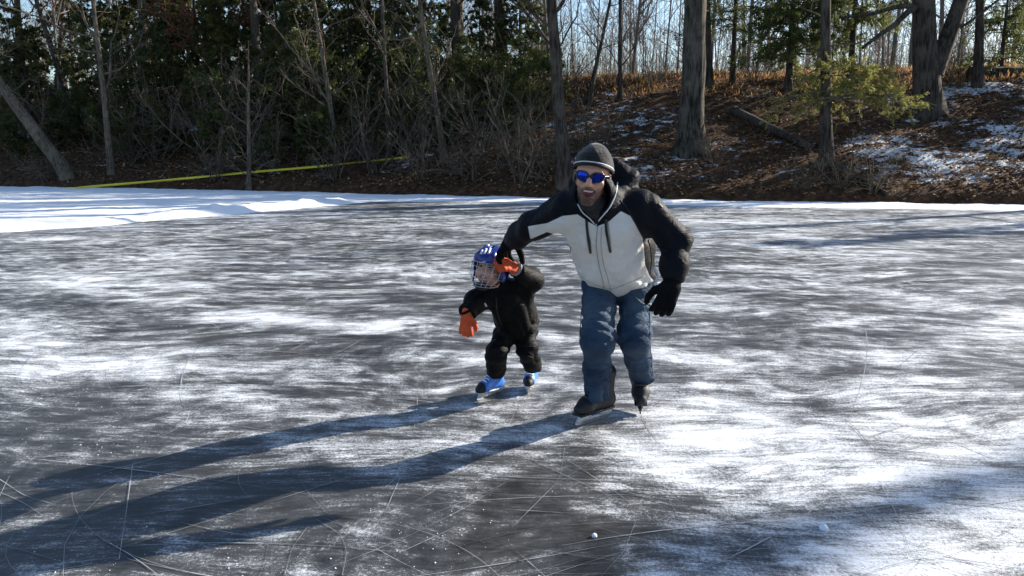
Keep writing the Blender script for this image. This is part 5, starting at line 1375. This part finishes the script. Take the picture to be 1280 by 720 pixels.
        d = smax(d, -(q[:, 2] + 0.075), 0.01)
        inner = sd_ell(P, L(0, -0.02, 0.025), (0.085, 0.105, 0.095), HF); d = smax(d, -smin(inner, sd_cone(P, L(0, -0.02, 0), L(0, -0.02, -0.2), 0.08, 0.08), 0.02), 0.006)
        return d
    lo, hi = bounds([L(-0.12, -0.15, -0.1), L(0.12, 0.12, 0.15), L(0.12, -0.15, 0.15), L(-0.12, 0.12, -0.1)], 0.04)
    SV, SF = nets(shell, lo, hi, 0.0045); obj('shell', SV, SF, M['helmet_blue'], he); bs = bvh_of(SV, SF)
    pad = lambda P: smax(smax(sd_ell(P, L(0, -0.02, 0.022), (0.09, 0.11, 0.09), HF), -sd_ell(P, L(0, -0.015, 0.01), (0.076, 0.094, 0.09), HF), 0.005), -sd_box(P, L(0, 0.13, -0.06), (0.07, 0.125, 0.082), HF, 0.02), 0.006)
    V, F = nets(pad, lo, hi, 0.0055); obj('padding', V, F, M['helmet_pad'], he)
    for pts_, w in (([(601, 318), (603, 313)], 0.0075), ([(605.5, 317.5), (608, 311.5)], 0.0075), ([(610.5, 317.5), (613, 310.5)], 0.006), ([(609, 307), (611, 306.5)], 0.006)): strip('white_mark', bs, pts_, w, M['helmet_white'], he, 5, 0.0)
    strip('brow_mark', bs, [(597, 328), (602, 328), (607, 327)], 0.003, M['helmet_white'], he, 8, 0.001)
    # cage: wires bent round the face
    def cg(a, z):   # a angle from the face direction
        r = 0.112 - 0.25 * max(0, -z - 0.03) ** 1.3 * 1.2
        return L(math.sin(a) * (0.097 - 0.62 * max(0, -z - 0.045)), 0.005 + math.cos(a) * r, z)
    for z in (0.026, 0.0, -0.028, -0.062, -0.092, -0.108):
        tube_obj('cage_bar', np.array([cg(a, z + 0.01 * math.sin(a) ** 2) for a in np.linspace(-1.35, 1.35, 21)]), 0.0017, M['cage'], he, 5)
    for a in (-1.2, -0.72, -0.3, 0.3, 0.72, 1.2):
        tube_obj('cage_bar', np.array([cg(a * (1 - 0.15 * t), 0.028 - 0.136 * t) for t in np.linspace(0, 1, 14)]), 0.0017, M['cage'], he, 5)
    V, F = nets(lambda P: smax(sd_ell(P, L(0, 0.06, -0.1), (0.045, 0.04, 0.026), HF), -sd_ell(P, L(0, 0.045, -0.085), (0.04, 0.04, 0.024), HF), 0.004), L(0, 0.06, -0.1) - 0.07, L(0, 0.06, -0.1) + 0.07, 0.004); obj('chin_cup', V, F, M['helmet_pad'], he)
    for sx in (-1, 1):
        tube_obj('chin_strap', smooth_path(np.array([L(sx * 0.088, -0.01, -0.03), L(sx * 0.075, 0.03, -0.08), L(sx * 0.04, 0.055, -0.105)]), 8), 0.005, M['helmet_pad'], he)
        c = L(sx * 0.1, 0.03, 0.02); V, F = nets(lambda P: sd_ell(P, c, (0.007, 0.009, 0.009), HF), c - 0.025, c + 0.025, 0.0035); obj('cage_screw', V, F, M['steel'], he)
    # gloves
    fwd = unit(at(581, 418, 4.24) - J['wrR']); back = unit(np.cross(np.cross(fwd, [-0.3, -1, 0.2]), fwd)); Fr = np.stack([np.cross(fwd, back), fwd, back], 1)
    s = 0.8
    fn, ap = hand_fn(J['wrR'] + fwd * 0.012, Fr, 0.7, 0.3, 0.12, -1 if (Fr[:, 0][0] > 0) else 1, 0.0035, fingers_r=0.0135)
    lo, hi = bounds(ap, 0.05); go, GV_, GF_ = sdf_obj('glove', fn, lo, hi, 0.004, M['glove_orange'], root)
    bg_ = bvh_of(GV_, GF_); strip('strap', bg_, [(575, 394), (581, 391), (590, 387)], 0.009, M['glove_black'], go, 10, -0.002)
    fwd = unit(at(618, 324, 4.17) - J['wrL']); back = unit(np.cross(np.cross(fwd, [0.0, -0.8, 0.6]), fwd)); Fr = np.stack([np.cross(fwd, back), fwd, back], 1)
    fn, ap = hand_fn(J['wrL'] + fwd * 0.012, Fr, s, 0.45, 0.14, 1 if (Fr[:, 0][2] < 0) else -1, 0.0035, 0.5, fingers_r=0.0135)
    lo, hi = bounds(ap, 0.05); sdf_obj('glove', fn, lo, hi, 0.004, M['glove_orange'], root)
    dn = unit(J['wrL'] - J['elL']); ringp = np.array([J['wrL'] + dn * t for t in np.linspace(-0.004, 0.016, 4)]); tube_obj('cuff', ringp, np.array([0.04, 0.042, 0.042, 0.04]), M['grey_cuff'], root, 14)
    # skates
    toe = ground(596, 502); heel = toe + unit(ground(630, 490) - toe) * 0.22
    skate(root, toe, heel, np.array([0.1, 0.0, 1.0]), 0.76, 'boot_blue', 'boot_black', 'holder', 'lace')
    toe = ground(659, 494); heel = toe + unit(np.array([0.16, 1.0, 0])) * 0.22
    skate(root, toe, heel, np.array([0.05, 0.0, 1.0]), 0.76, 'boot_blue', 'boot_black', 'holder', 'lace')
child()
